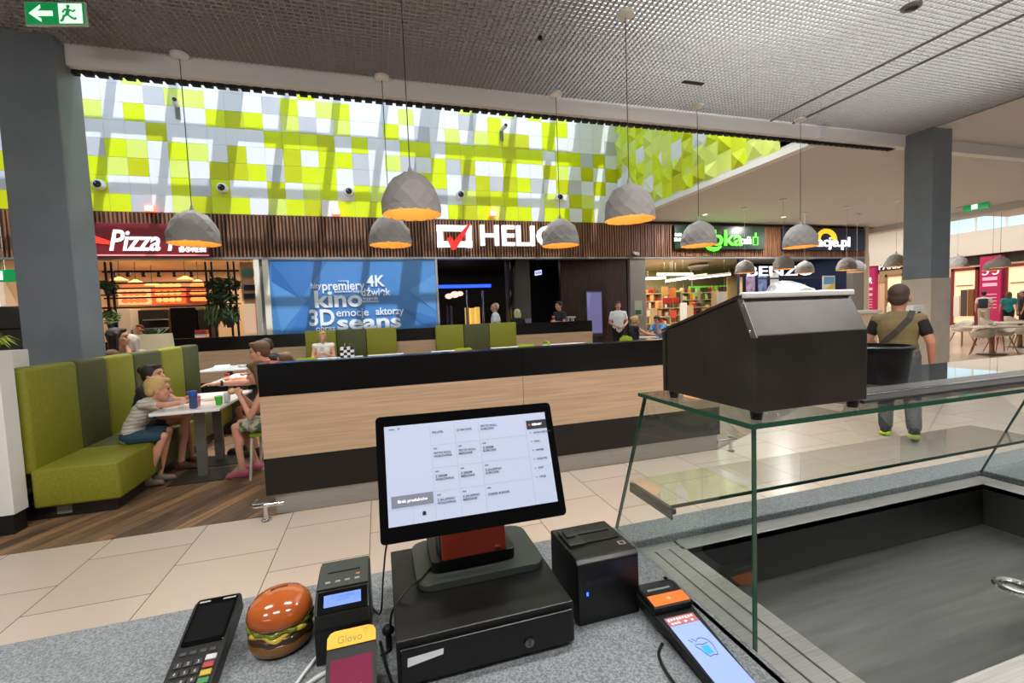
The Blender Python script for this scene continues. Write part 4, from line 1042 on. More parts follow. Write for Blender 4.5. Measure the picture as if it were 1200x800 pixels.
YM = 16.5
bm_cols = [((240,190,130),(214,120,70)),((226,92,44),(250,190,110)),((120,34,28),(236,150,70))]
t0_ = None
for i, (pa, pb) in enumerate(((137,177),(177,218),(218,246))):
    xa_, xb_ = X_(pa,346,YM), X_(pb,346,YM); za, zb_ = Z_(190,356,YM), Z_(190,337,YM)
    lab = ['pale orange lit menu board above the pizza counter','bright red orange lit menu board above the pizza counter','dark red lit menu board above the pizza counter'][i]
    t = thing('menu_board', lab, 'menu board', ((xa_+xb_)/2,YM,za), 0, 'menu boards above the pizza counter')
    m1 = mat('menu_base%d'%i, bm_cols[i][0], .4, emit=bm_cols[i][0], es=.8); m2 = mat('menu_pict%d'%i, bm_cols[i][1], .4, emit=bm_cols[i][1], es=.8)
    b = MB(); b.box(xa_+.02,xb_-.02,YM,YM+.06,za,zb_); b.build('panel', m1, t, True)
    b = MB()
    for r_ in range(3):
        for c_ in range(4):
            xx = xa_+.2+(xb_-xa_-.3)*c_/3.6; z_ = za+.12+.22*r_
            b.ell((xx,YM,z_),(.11*rnd.uniform(.7,1.1),.012,.07), n=10, m=5)
    b.build('dish_pictures', m2, t, True)
# frames and shelves at the shop front
fr = mat('frame_black', (22,22,22), .4, .4)
t = thing('plant_rack', 'black metal plant rack frame across the pizza shop front', 'rack', (X_(200),12.95,0))
YR = 12.95
for px in (127,134,244,251,270,277):
    b = MB(); xx = X_(px,350,YR); b.box(xx-.022,xx+.022,YR-.02,YR+.02,0,ZT_); b.build('post', fr, t, True)
for px0, px1, py in ((120,280,318),(134,245,331),(120,280,337),(134,245,342),(122,280,348),(120,250,359)):
    b = MB(); b.box(X_(px0,py,YR),X_(px1,py,YR),YR-.015,YR+.015,Z_(200,py,YR)-.018,Z_(200,py,YR)+.018); b.build('rail', fr, t, True)
for px0, px1, py in ((120,134,344),(120,134,358),(244,280,338),(244,280,357)):
    b = MB(); b.box(X_(px0,py,YR),X_(px1,py,YR),YR-.18,YR+.18,Z_(200,py,YR)-.025,Z_(200,py,YR)); b.build('shelf', fr, t, True)
fol = mat('foliage_deep', (48,66,30), .6); fol2 = mat('foliage_mid', (92,112,62), .6)
def bush(label, px, py, Y, rx, rz_, n, m, hang=False):
    v = PY(px,py,Y); q = thing('rack_plant', label, 'plant', (v.x,Y,v.z), 0, 'plants on the pizza shop rack')
    m_ = MB()
    for i in range(n):
        a = rnd.uniform(0,2*PI); u = rnd.uniform(-1,1); r_ = rnd.random()**.4
        c = Vector((math.cos(a)*rx*r_*math.sqrt(1-u*u), math.sin(a)*.16*r_, u*rz_*r_))
        d = Vector((rnd.uniform(-1,1),rnd.uniform(-1,1),rnd.uniform(-1,.4) if not hang else -1.6)).normalized()*(.09 if not hang else .16)
        s_ = d.orthogonal().normalized()*.03
        m_._add([tuple(c-d),tuple(c+s_),tuple(c+d),tuple(c-s_),tuple(c+d.cross(s_).normalized()*.012)], [(0,1,4),(1,2,4),(2,3,4),(3,0,4)])
    m_.build('foliage', m, q)
    m_ = MB(); m_.lathe([(.07,-rz_-.1),(.10,-rz_+.06),(.09,-rz_+.06)],12); m_.build('pot', DKGREY, q, smooth=True)
bush('wide dark bushy plant on the upper shelf of the plant rack', 262,333,YR,.42,.18,260,fol)
bush('dark leafy plant on the middle shelf of the plant rack', 260,348,YR,.40,.16,220,fol)
bush('pale trailing plant hanging in the plant rack', 251,368,YR,.2,.22,150,fol2,True)
bush('greener trailing plant beside it near the rack edge', 269,369,YR,.22,.22,150,fol,True)
bush('dark plant on the top shelf of the rack by the column', 127,335,YR,.16,.12,90,fol)
bush('trailing plant low on the rack by the column', 130,371,YR,.18,.18,90,fol2)
# lamps and spots in the pizza shop
wg = mat('warm_glass', (255,190,110), .3, emit=(255,170,80), es=1.1)
for i, (px, py, Y) in enumerate(((140,327,13.6),(159,330,14.4),(178,333,15.2),(217,326,13.6),(232,330,14.4),(293,326,13.4))):
    v = PY(px,py,Y); lab = ['nearest the column','second from the column','third from the column, lowest looking','left of the plants','right beside the plants','by the cream pilaster'][i]
    t = thing('glass_pendant', 'wide warm glowing glass pendant in the pizza shop, '+lab, 'pendant lamp', (v.x,Y,v.z), 0, 'glass pendants in the pizza shop')
    b = MB(); b.lathe([(.19,-.03),(.16,-.01),(.08,.03),(.03,.06)],20); b.build('shade', wg, t, smooth=True)
    b = MB(); b.cone((0,0,.06),(0,0,3.3-v.z),.008,.008,6); b.build('cord', BLACK, t)
t = thing('spot_track', 'black ceiling track with small spotlights in the pizza shop', 'track light', (X_(200),13.2,Z_(200,318,13.2)))
b = MB(); b.box(X_(120,318,13.2),X_(280,318,13.2),13.18,13.22,Z_(200,318,13.2),Z_(200,318,13.2)+.03); b.build('track', BLACK, t, True)
for px in (133,150,168,186,204,224,247,268):
    v = PY(px,321,13.2); b = MB(); b.cone((v.x,13.2,v.z+.06),(v.x+.02,13.16,v.z-.06),.04,.045,10); b.build('spot', BLACK, t, True)
# counter, fridges, kitchen blocks
t = thing('pizza_counter', 'black pizza shop counter with red tray shelf', 'counter', (X_(245,400,13.6),13.6,0))
b = MB(); b.box(X_(208,400,13.6),X_(310,400,13.6),13.4,14.0,0,1.06,.01); b.build('body', blackg, t, True)
b = MB(); b.box(X_(217,390,13.5),X_(268,390,13.5),13.42,13.8,1.062,1.14,.01); b.build('tray_shelf', mat('tray_red',(150,30,40),.4), t, True)
t = thing('drinks_cooler', 'tall black cabinet behind the pizza counter', 'cabinet', (X_(222,380,14.6),14.6,0))
b = MB(); b.box(X_(202,380,14.6),X_(232,380,14.6),14.5,15.2,0,Z_(220,360,14.6),.01); b.build('body', blackg, t, True)
b = MB(); b.box(X_(234,380,14.6),X_(247,380,14.6),14.5,15.2,0,Z_(220,363,14.6),.01); b.build('side_unit', BLACKM, t, True)
t = thing('kitchen_unit', 'dark kitchen unit with steel shelves behind the pizza worker', 'kitchen unit', (X_(185,385,15.4),15.4,0))
b = MB(); b.box(X_(157,385,15.4),X_(200,385,15.4),15.3,15.9,0,Z_(180,363,15.4),.01); b.build('body', BLACKM, t, True)
for py in (374,384): b = MB(); b.box(X_(173,385,15.2),X_(197,385,15.2),14.95,15.3,Z_(180,py,15.2)-.03,Z_(180,py,15.2)); b.build('shelf', STEEL, t, True)
t = thing('wall_fridge', 'pale cream fridge beside the dark kitchen unit', 'fridge', (X_(147,385,15.0),15.0,0))
b = MB(); b.box(X_(138,385,15.0),X_(157,385,15.0),14.9,15.5,0.02,Z_(147,362,15.0),.02); b.build('body', mat('fridge_cream',(216,206,196),.4), t, True)
b = MB(); b.box(X_(154,385,14.9),X_(155.5,385,14.9),14.86,14.9,.9,1.5,.005); b.build('handle', CHROME, t, True)
t = thing('wall_unit', 'peach wall panel with two black bars beside the pizza plants', 'panel', (X_(290),13.0,0))
b = MB(); b.box(X_(286,370,13.1),X_(301,370,13.1),13.05,13.1,0,ZT_); b.build('panel', mat('peach_panel',(222,184,150),.6), t, True)
for py in (337,347): b = MB(); b.box(X_(286,py,13.0),X_(299,py,13.0),12.98,13.05,Z_(290,py,13)-.07,Z_(290,py,13)+.07); b.build('bar', BLACK, t, True)
t = thing('store_box', 'red and white box on the pizza counter', 'box', (X_(236,384,13.6),13.6,1.142))
b = MB(); b.box(-.13,.13,-.1,.1,0,.28,.01); b.build('body', mat('box_red',(190,70,50),.5), t)
b = MB(); b.box(-.131,.131,-.101,.101,.10,.17); b.build('band', WHITE, t)
b = MB(); b.box(X_(283,318,YB+.3),X_(297,318,YB+.3),YB+.28,YB+.34,Z_(290,323,YB+.3),Z_(290,315,YB+.3)); o = b.build('escape_sign', mat('escape_green',(60,90,74),.5,emit=(60,110,84),es=.2)); tag(o,'small dark green escape sign in the pizza shop','escape sign')
# beige sack planter
v = PY(182,406,8.5); hp = PY(182,391,8.5).z
t = thing('sack_planter', 'beige fabric planter behind the green bench', 'planter', (v.x,8.5,0))
b = MB(); b.lathe([(.24,0),(.25,.2),(.26,.9),(.24,hp),(.22,hp),(.22,hp-.08)],20,jit=.03); b.build('sack', mat('sack_beige',(206,192,160),.8), t, smooth=True)
m_ = MB()
for i in range(40):
    a = rnd.uniform(0,6.3); d = Vector((math.cos(a)*.2,math.sin(a)*.2,.12)); s_ = Vector((-math.sin(a),math.cos(a),0))*.03
    m_._add([(0,0,hp-.06),tuple(d*.6+s_+Vector((0,0,hp-.04))),tuple(d+Vector((0,0,hp-.04))),tuple(d*.6-s_+Vector((0,0,hp-.06)))], [(0,1,2),(0,2,3)])
m_.build('foliage', leafd, t)
# far left shop fittings
t = thing('fridge', 'grey steel fridge in the shop at the far left', 'fridge', (PY(12,380,12.2).x,12.2,0))
b = MB(); b.box(-.42,.42,-.1,.35,.02,2.1,.02); b.build('body', STEELD, t)
for zz in (.78,1.62): b = MB(); b.box(-.40,.40,-.115,-.10,zz-.015,zz+.015); b.build('door_gap', BLACK, t)
b = MB(); b.box(.2,.34,-.13,-.10,.9,1.2); b.build('handle', BLACK, t)
v = PY(6,323,12.2); t = thing('exit_sign', 'lit exit sign in the shop at the far left behind the column', 'exit sign', v)
b = MB(); b.box(-.32,.32,-.03,.03,-.13,.13,.01); b.build('housing', green, t)
b = MB(); b.box(-.28,-.02,-.035,-.03,-.09,.09); b.build('door_symbol', exw, t)
b = MB(); b.cone((0,0,.13),(0,0,4.2-v.z),.01,.01); b.build('hanger', CHROME, t)

# ---- blue screen wall of the cinema
t = thing('cinema_billboard', 'large blue cinema wall covered with white words', 'billboard', (X_(414),YB,0))
YK = YB-.06
bx0_, bx1_ = X_(318,345), X_(511,345); bz0, bz1 = .2, 3.11
b = MB(); b.box(bx0_,bx1_,YK,YB+.02,bz0,bz1); b.build('panel', mat('billboard_blue',(74,132,196),.3), t, True)
tri = [((318,305),(385,305),(352,350)),((318,330),(360,352),(330,390)),((352,350),(318,330),(318,306)),((360,352),(392,392),(338,392)),((480,340),(511,320),(511,365)),((470,360),(511,372),(511,392))]
cols2 = [(60,116,184),(92,150,210),(52,104,172),(66,122,190),(88,146,208),(60,116,184)]
mm_ = [mat('billboard_facet%d'%i, c, .3) for i, c in enumerate(cols2)]
for i, tr in enumerate(tri):
    b = MB(); vs = [PY(px,py,YK-.004) for px, py in tr]; vs = [(v.x, YK-.004-.002*i, max(bz0,min(bz1,v.z))) for v in vs]
    b._add([vs[0],vs[1],vs[2],(vs[0][0],YK,vs[0][2]),(vs[1][0],YK,vs[1][2]),(vs[2][0],YK,vs[2][2])], [(0,1,2),(3,5,4),(0,3,4,1),(1,4,5,2),(2,5,3,0)]); b.build('facet', mm_[i], t, True)
wl = mat('billboard_letters', (236,242,250), .4)
def word(s_, pxl, pxr, pyb, pyt, bold=.01):
    """a word filling a photo rectangle on the billboard plane"""
    a_ = PY(pxl,(pyb+pyt)/2,YK-.02); c_ = PY(pxr,(pyb+pyt)/2,YK-.02); hz = PY((pxl+pxr)/2,pyt,YK-.02).z - PY((pxl+pxr)/2,pyb,YK-.02).z
    return text(s_, hz*1.36, wallM((a_.x+c_.x)/2,YK-.02,(a_.z+c_.z)/2), wl, 'words', t, .006, bold*hz*.40, fit=c_.x-a_.x)
ws = [word('hity',364,376,338.5,331.5,.03),word('premiery',377,427,340.5,329.5,.06),word('4K',429,450.5,336.5,323,.07),word('kino',368,424,361,341,.09),
      word('dźwięk',423,457,347,338,.06),word('3D',362,392,382.5,363.5,.09),word('emocje',394,432,371,361.5,.03),word('aktorzy',440,473,369,360,.06),
      word('seans',395,470,386,369,.10),word('obraz',370,393,388,381.5,.05),word('koneser',392,413,342.8,339.8,.04),word('hity',413.5,421.5,343,339.5,.03),word('wygoda',425,443,351,347.6,.04),word('widowisko',425,444,354.5,351.3,.04),word('rozrywka',396,409,330,328,.03)]
merge(ws, 'words')
b = MB(); b.box(bx1_,bx1_+.06,YK-.03,YB+.02,0,ZT_); b.build('edge_frame', mat('frame_grey',(160,160,160),.4,.5), t, True)
# ---- cinema sign
t = thing('cinema_sign', 'lit cinema sign with a red tick in a white frame and white letters', 'sign', (X_(580),YB-.1,3.5))
hz0_, hz1_ = Z_(535,290), Z_(535,265)
text('HELIOS', (hz1_-hz0_)*1.36, Matrix(), lit, 'lettering', t, .05, .014, fit=X_(668)-X_(564), world=False)
lt = [o for o in t.children][-1]
lt.data.transform(WM[t.name].inverted() @ wallM((X_(564)+X_(668))/2,YB-.14,Z_(600,278.5)))
fx0, fx1, fz0, fz1 = X_(515), X_(554.5), Z_(534,290.5), Z_(534,265.5)
b = MB(); w_ = .155
for q in ((fx0,fx1,fz0,fz0+w_),(fx0,fx1,fz1-w_,fz1),(fx0,fx0+w_,fz0,fz1),(fx1-w_,fx1,fz0,fz1)): b.box(q[0],q[1],YB-.2,YB-.1,q[2],q[3])
b.build('frame_mark', lit, t, True)
tk = [(524,279.5),(527.5,276),(531.5,283),(547.5,263.5),(552,262.5),(534,292),(529.5,293)]
b = MB(); pts = [PY(px,py,YB-.22) for px,py in tk]; b.prism([(v.x,v.z) for v in pts], .2-.0, .27, Matrix.Translation((0,YB,0)) @ RX90); b.build('tick_mark', mat('tick_red',(226,40,34),.4,emit=(226,36,30),es=.7), t, True)
# ---- cinema entrance
blk2 = mat('cinema_black', (10,10,11), .4)
b = MB(); b.box(X_(594,360,13.6),X_(621,360,13.6),13.5,13.7,0,3.3); struct('wall_cinema_inner', b, mat('cinema_grey',(84,82,80),.5), 'grey inner wall of the cinema entrance', 'wall')
redw = vary(mat('red_wood', (70,38,34), .35), 3, (56,28,26), (84,48,42), (8,8,.6))
b = MB(); b.prism([(X_(658,360,YB+1.3),YB+1.3),(X_(741,360,YB+.0)-.1,YB+.15),(X_(741,360,YB+.0)-.1,YB+.28),(X_(658,360,YB+1.3),YB+1.45)], 0, 3.3); struct('wall_cinema_side', b, redw, 'dark red wood wall at the side of the cinema entrance', 'wall')
b = MB(); b.box(X_(514,330,14.2),X_(575,336,14.2),14.15,14.25,Z_(545,337,14.2),Z_(545,333.5,14.2)); o = b.build('neon_strip', mat('neon_blue',(30,60,255),.4,emit=(30,70,255),es=3.0)); tag(o,'blue neon strip inside the cinema entrance','neon light')
t = thing('popcorn_stand', 'golden lit popcorn stand inside the cinema', 'popcorn stand', (X_(554,372,16),16,0))
b = MB(); b.box(X_(545,372,16),X_(564,372,16),15.8,16.3,0,1.0,.02); b.build('base', BLACKM, t, True)
gold = mat('popcorn_gold',(236,190,90),.4,emit=(240,190,90),es=.75)
for pa, pb in ((546,550),(551.5,556),(557.5,562)): b = MB(); b.box(X_(pa,372,16),X_(pb,372,16),15.9,16.2,1.0,Z_(554,358+rnd.uniform(0,3),16),.02); b.build('bin', gold, t, True)
t = thing('ceiling_cluster', 'cluster of pinkish lamps deep in the cinema lobby', 'lamp cluster', (X_(532,346,16.5),16.5,Z_(532,346,16.5)))
pk = mat('lobby_lamp',(255,220,210),.4,emit=(255,215,200),es=1.2)
for px, py, r_ in ((526,347,.10),(533,345,.12),(539,344,.09)):
    b = MB(); v = PY(px,py,16.5); b.ell(v,(r_*1.4,r_,r_)); b.build('shade', pk, t, True, smooth=True)
for px in (524,529,548,567): 
    b = MB(); xx = X_(px,372,15.6); b.cone((xx,15.6,0),(xx,15.6,Z_(px,358 if px < 540 else 340,15.6)),.05,.05,12); o = b.build('steel_post', mat('post_steel',(150,150,156),.25,.8)); tag(o, {524:'slim steel post at the cinema lobby beside the blue wall',529:'second slim steel post next to it in the cinema lobby',548:'steel post behind the popcorn stand',567:'steel post right of the popcorn stand'}[px],'post')
b = MB()
for i in range(9): b.tube([(X_(599+rnd.uniform(0,5),340,13.3)+rnd.uniform(-.01,.01),13.2+.03*i,3.25),(X_(600,360,13.3)+.03*rnd.uniform(-1,1),13.2+.03*i,1.6),(X_(602,390,13.3),13.2+.03*i,.1)], .045, 6)
o = b.build('tinsel_curtain', mat('curtain_black',(40,38,40),.15,.6)); tag(o,'shiny black strip curtain in the cinema entrance','curtain')
t = thing('lobby_screen', 'small bright hanging screen in the dark cinema opening', 'screen', PY(630,320,14.5))
b = MB(); b.prism([(-.13,-.10),(.14,-.06),(.14,.12),(-.13,.08)],0,.05,RX90); b.build('housing', BLACK, t)
b = MB(); b.prism([(-.12,-.09),(.13,-.05),(.13,.11),(-.12,.07)],.05,.055,RX90); b.build('display', mat('screen_bluewhite',(200,210,255),.4,emit=(200,212,255),es=1.3), t)
b = MB(); b.cone((0,-.02,.1),(0,-.02,3.3-t.location.z),.01,.01); b.build('hanger', BLACK, t)
text('KASA', .13, Matrix.Translation(t.location+Vector((.005,-.058,.01))) @ RX90 @ Matrix.Rotation(R(9),4,'Z'), mat('kasa_blue',(60,60,140),.5,emit=(60,64,170),es=.5), 'lettering', t, .002, .004, fit=.21)
nest(t,'lettering','display')
t = thing('lobby_kiosk', 'tall pale purple display screen in front of the red wood wall', 'display', (X_(697,360,YB+.2),YB+.1,0))
kx0, kx1 = X_(687,358,YB-.2), X_(706,358,YB-.2)
b = MB(); b.box(kx0,kx1,YB-.2,YB-.1,.75,Z_(697,341,YB-.2),.01); b.build('housing', DKGREY, t, True)
b = MB(); b.box(kx0+.03,kx1-.03,YB-.204,YB-.2,.85,Z_(697,342.5,YB-.2)); b.build('display', mat('kiosk_purple',(90,88,130),.3,emit=(140,136,190),es=.4), t, True)
b = MB(); b.box((kx0+kx1)/2-.12,(kx0+kx1)/2+.12,YB-.2,YB-.08,0,.75); b.build('stand', BLACKM, t, True)
t = thing('cinema_counter', 'black low counter inside the cinema entrance', 'counter', (X_(650,385,13),13.0,0))
b = MB(); b.box(X_(590,385,13.0),X_(655,385,13.0),12.9,13.3,0,1.0,.01); b.build('body', blackg, t, True)
b = MB(); b.box(X_(588,385,13.0),X_(657,385,13.0),12.86,13.34,1.0,1.03,.004); b.build('top', BLACKM, t, True)
t = thing('white_stool', 'small white wire stool beside the man in the dark shirt', 'stool', (X_(668,374,11.9),11.9,0))
for dx in (-.12,.12):
    for dy in (-.1,.1): b = MB(); b.cone((dx*1.3,dy*1.3,0),(dx*.6,dy*.6,1.36),.018,.018,8); b.build('leg', WHITE, t)
b = MB(); b.lathe([(.16,1.36),(.17,1.39),(.0,1.40)],16,caps=False); b.build('seat', WHITE, t, smooth=True)

# ---- grocery store
t = thing('store_sign', 'dark green shop sign with bright green letters on the slats', 'shop sign', (X_(838),YB-.1,3.5))
sx0, sx1, sz0, sz1 = X_(786,280), X_(891,280), Z_(838,293), Z_(838,266)
b = MB(); b.box(sx0,sx1,YB-.2,YB-.1,sz0,sz1,.01); b.build('panel', mat('sign_dark_green',(16,40,26),.3), t, True)
lg = mat('letter_green', (90,240,60), .4, emit=(80,255,40), es=1.1)
text('żabka', .72, Matrix(), lg, 'lettering', t, .02, .010, fit=X_(864)-X_(806), world=False)
lt = [o for o in t.children if o.name.startswith('lettering')][-1]; lt.data.transform(WM[t.name].inverted() @ wallM((X_(864)+X_(806))/2,YB-.22,Z_(845,281)))
b = MB(); b.tube([PY(px,py,YB-.21) for px,py in ((827,288.5),(831,291),(836,292.2),(841,291.5),(845,288.5))], [.03,.06,.075,.06,.03], 8); b.build('smile_mark', lg, t, True)
text('8:00\n23:00', .15, wallM(X_(794.5,278,YB-.2),YB-.21,Z_(794,278,YB-.2)), lit, 'hours_lettering', t, .01, .0)
text('café', .36, wallM(X_(874,282,YB-.2),YB-.21,Z_(874,282,YB-.2)), lit, 'cafe_lettering', t, .01, .004, fit=X_(880.5)-X_(868))
b = MB(); u_ = X_(885,280,YB-.2); zc_ = Z_(885,282,YB-.2); b.tube([(u_-.10,YB-.21,zc_+.12),(u_-.09,YB-.21,zc_-.14),(u_+.09,YB-.21,zc_-.14),(u_+.10,YB-.21,zc_+.12),(u_-.10,YB-.21,zc_+.12)], .018, 6); b.tube([(u_,YB-.21,zc_+.14),(u_+.01,YB-.21,zc_+.26)], .03, 6); b.build('cup_mark', lg, t, True)
# fittings
gsig = mat('store_green_panel',(96,190,40),.4,emit=(110,205,50),es=.6)
for i, (pa, pb, pt, pb_) in enumerate(((757,815,339,348),(808,858,335,347))):
    Y = 17.2-.9*i; t = thing('header_board', ['bright green header panel deep in the grocery store','bright green header panel above the store checkout'][i], 'panel', (X_((pa+pb)/2,343,Y),Y,0), 0, 'green header panels in the grocery store')
    b = MB(); b.box(X_(pa,343,Y),X_(pb,343,Y),Y,Y+.06,Z_(820,pb_,Y),Z_(820,pt,Y)); b.build('panel', gsig, t, True)
    for xx in (X_(pa+3,343,Y),X_(pb-3,343,Y)): b = MB(); b.cone((xx,Y+.03,Z_(820,pt,Y)),(xx,Y+.03,3.3),.01,.01); b.build('hanger', CHROME, t, True)
    if i: text('żabka', .3, wallM(X_(831,341,Y),Y-.01,Z_(831,341,Y)), mat('letter_brown',(120,70,30),.5), 'lettering', t, .005, .01)
tubm = mat('tube_light',(255,240,230),.4,emit=(255,236,225),es=3)
for i, (pa, pya, pb, pyb, Y) in enumerate(((770,322,812,322,15.0),(757,327,780,326,15.5),(780,330,828,322.5,14.5),(808,327,856,321.5,13.6))):
    a_ = PY(pa,pya,Y); c_ = PY(pb,pyb,Y); lab = ['nearest the fascia','by the grey pilaster','in the middle aisle','above the checkout'][i]
    t = thing('tube_light', 'long fluorescent tube light in the grocery store, '+lab, 'tube light', (a_+c_)/2, 0, 'tube lights in the grocery store')
    b = MB(); b.tube([a_, c_], .028, 8); b.build('tube', tubm, t, True)
    b = MB(); b.tube([a_+Vector((0,0,.05)), c_+Vector((0,0,.05))], .035, 6); b.build('housing', WHITE, t, True)
t = thing('air_duct', 'oval grey duct end under the store ceiling', 'duct', PY(818,312,15.5))
b = MB(); b.ell((0,0,0),(.32,.5,.16), n=20); b.build('duct', mat('duct_grey',(130,124,116),.4,.3), t, smooth='all')
b = MB(); b.cone((0,0,.1),(0,0,3.3-t.location.z),.02,.02); b.build('hanger', CHROME, t)
# shelf units with goods
shelfm = mat('store_shelf',(190,170,140),.6)
packs = [mat('pack%d'%i, c, .5) for i, c in enumerate(((196,70,44),(222,150,60),(230,205,160),(120,80,50),(226,226,220),(90,110,60),(170,40,40),(80,70,70),(235,180,110),(60,50,46)))]
pk0 = {}
npack = 0
for u_, (pa, pb, Y, hgt, lab) in enumerate(((757,777,16.2,2.25,'in the back row by the grey pilaster'),(778,798,16.2,2.25,'in the back row behind the man in blue'),(799,820,16.2,2.25,'in the middle of the back row'),(821,841,16.2,2.2,'in the back row by the checkout'),(842,863,15.8,2.2,'in the back row nearest the party wall'),(770,786,14.2,1.55,'low in the front row'),(812,832,14.0,1.6,'low in the front row by the checkout'))):
    x0 = X_(pa,365,Y); x1 = X_(pb,365,Y)
    t = thing('shelf_unit', 'store shelf unit full of packets '+lab, 'shelf', ((x0+x1)/2,Y+.2,0), 0, 'shelf units in the grocery store')
    b = MB(); b.box(x0,x1,Y+.4,Y+.44,0,hgt); b.build('back_panel', shelfm, t, True)
    for xx in (x0,x1-.03): b = MB(); b.box(xx,xx+.03,Y,Y+.4,0,hgt); b.build('side_panel', shelfm, t, True)
    for k in range(7):
        z_ = .30+.31*k
        if z_ > hgt: break
        b = MB(); b.box(x0+.03,x1-.03,Y,Y+.4,z_-.025,z_); b.build('shelf_board', mat('shelf_edge',(226,206,170),.5), t, True)
        if z_ < .9: continue
        x = x0+.06
        while x < x1-.16:
            w_ = rnd.choice([.10,.13,.17]); h_ = rnd.choice([.15,.2,.25]); ci = rnd.randrange(len(packs)); key = (w_,h_,ci)
            if x+w_ > x1-.04: break
            if key not in pk0:
                b = MB()
                if ci%3 == 0: b.lathe([(w_*.4,0),(w_*.45,h_*.7),(w_*.2,h_*.9),(w_*.2,h_)],12)
                else: b.box(-w_*.47,w_*.47,-.09,.09,0,h_,.012)
                pk0[key] = o = b.build('packet', packs[ci], smooth=True)
            else:
                o = pk0[key].copy(); COL.objects.link(o)
            o.location = (x+w_/2,Y+.12,z_); tag(o,'small packet on a grocery store shelf','packet','packets on the grocery store shelves'); npack += 1
            x += w_+.012
for i, (px, py, Y, c, w_, h_) in enumerate(((788,344,14.2,(226,140,70),.16,.2),(779,341,14.1,(240,190,110),.14,.16),(786,352,14.0,(206,60,46),.34,.10),(789,368,13.6,(220,80,56),.13,.13),(801,366,13.4,(228,224,214),.14,.34),(792,349,14.3,(60,80,50),.2,.22),(861,345,13.2,(220,190,120),.34,.62),(849,352,13.4,(200,206,214),.3,.3))):
    v = PY(px,py,Y); t = thing('price_sign', ['orange hanging offer sign in the grocery store','yellow hanging offer sign in the grocery store','red banner sign in the grocery store','round looking red offer sign low in the grocery store','white paper notice in the grocery store','small dark green sign in the grocery store','tall cream poster at the store window edge','pale hanging sign next to the cream poster'][i], 'sign', v)
    b = MB(); b.box(-w_,w_,-.012,.012,-h_,h_,.01); b.build('board', mat('offer%d'%i,c,.5), t)
    b = MB(); b.cone((0,0,h_),(0,0,3.3-v.z),.005,.005,6); b.build('hanger', CHROME, t)
v = PY(748,361,YB-.06); t = thing('notice', 'small pale notice on the grey pilaster', 'notice', v)
b = MB(); b.box(-.14,.14,-.01,.012,-.24,.24); b.build('sheet', mat('notice_grey',(150,160,140),.5), t); b = MB(); b.box(-.12,.10,-.012,-.01,-.20,-.06); b.build('print', mat('notice_dark',(50,80,60),.5), t)
for i, px in enumerate((743.5,746.5)):
    v = PY(px,296.5+i*.8,YB-.14); t = thing('pilaster_spot', ['small white spotlight above the grey pilaster','second white spotlight above the grey pilaster, tilted'][i], 'spotlight', v)
    b = MB(); b.cone((0,-.08,-.02),(0,.04,.02),.05,.045,12); b.build('head', WHITE, t, smooth=True); b = MB(); b.box(-.02,.02,.03,.10,-.02,.02); b.build('bracket', WHITE, t)

# ---- travel agency
t = thing('travel_sign', 'dark navy shop sign with white lettering and a yellow arc', 'shop sign', (X_(960),YB-.1,3.5))
sx0, sx1, sz0, sz1 = X_(912,280), X_(1007,282), Z_(960,294), Z_(960,269)
b = MB(); b.box(sx0,sx1,YB-.2,YB-.1,sz0,sz1,.01); b.build('panel', mat('sign_navy',(26,34,66),.35), t, True)
o = text('wakacje.pl', .5, Matrix(), lit, 'lettering', t, .02, .008, fit=X_(989)-X_(925), world=False); o.data.transform(WM[t.name].inverted() @ wallM((X_(989)+X_(925))/2,YB-.22,Z_(975,285)))
b = MB(); c_ = PY(967.5,281.5,YB-.2); b.tube([(c_.x+.40*math.cos(R(a)),YB-.22,c_.z+.33*math.sin(R(a))) for a in range(0,181,15)], .085, 8); b.build('arc_mark', mat('arc_yellow',(252,200,40),.4,emit=(252,190,40),es=.9), t, True)
t = thing('window_lettering', 'row of big white letters behind the travel agency window', 'lettering', (X_(920),13.1,2.6))
b = MB(); b.box(X_(886,318,13.1),X_(968,318,13.1),13.08,13.14,Z_(925,325,13.1)-.05,Z_(925,325,13.1)); b.build('rail', DKGREY, t, True)
o = text('BENZO', .5, Matrix(), lit, 'letters', t, .02, .004, fit=X_(966)-X_(888), world=False); o.data.transform(WM[t.name].inverted() @ wallM((X_(966)+X_(888))/2,13.04,Z_(925,318,13.1)))
post = mat('poster_sky',(110,160,200),.5); 
t = thing('travel_poster', 'framed beach poster with yellow and blue in the travel agency', 'poster', PY(971,336,13.0))
b = MB(); b.box(-.30,.30,-.02,.02,-.45,.42); b.build('frame', WHITE, t)
b = MB(); b.box(-.27,.27,-.025,-.02,.1,.38); b.build('sky_print', post, t)
b = MB(); b.prism([(-.27,-.1),(.27,.16),(.27,.0),(.27,-.12)],.02,.028,RX90); b.build('sand_print', mat('poster_yellow',(220,200,90),.5), t)
b = MB(); b.box(-.27,.27,-.026,-.02,-.42,-.11); b.build('sea_print', mat('poster_teal',(60,110,130),.5), t)
for i, (px, py, c) in enumerate(((879,333,(150,120,160)),(893,332,(90,110,160)),(907,330,(216,214,200)),(947,342,(120,100,110)))):
    v = PY(px,py,14.5); t = thing('travel_poster', ['mauve poster on the travel agency wall','blue poster on the travel agency wall','pale poster on the travel agency wall','dull rose poster low on the travel agency wall'][i], 'poster', v)
    b = MB(); b.box(-.25,.25,-.02,.02,-.4,.4); b.build('frame', DKGREY, t); b = MB(); b.box(-.22,.22,-.024,-.02,-.36,.36); b.build('print', vary(mat('poster%d'%i,c,.5),5,c,tuple(min(255,x_+70) for x_ in c)), t)
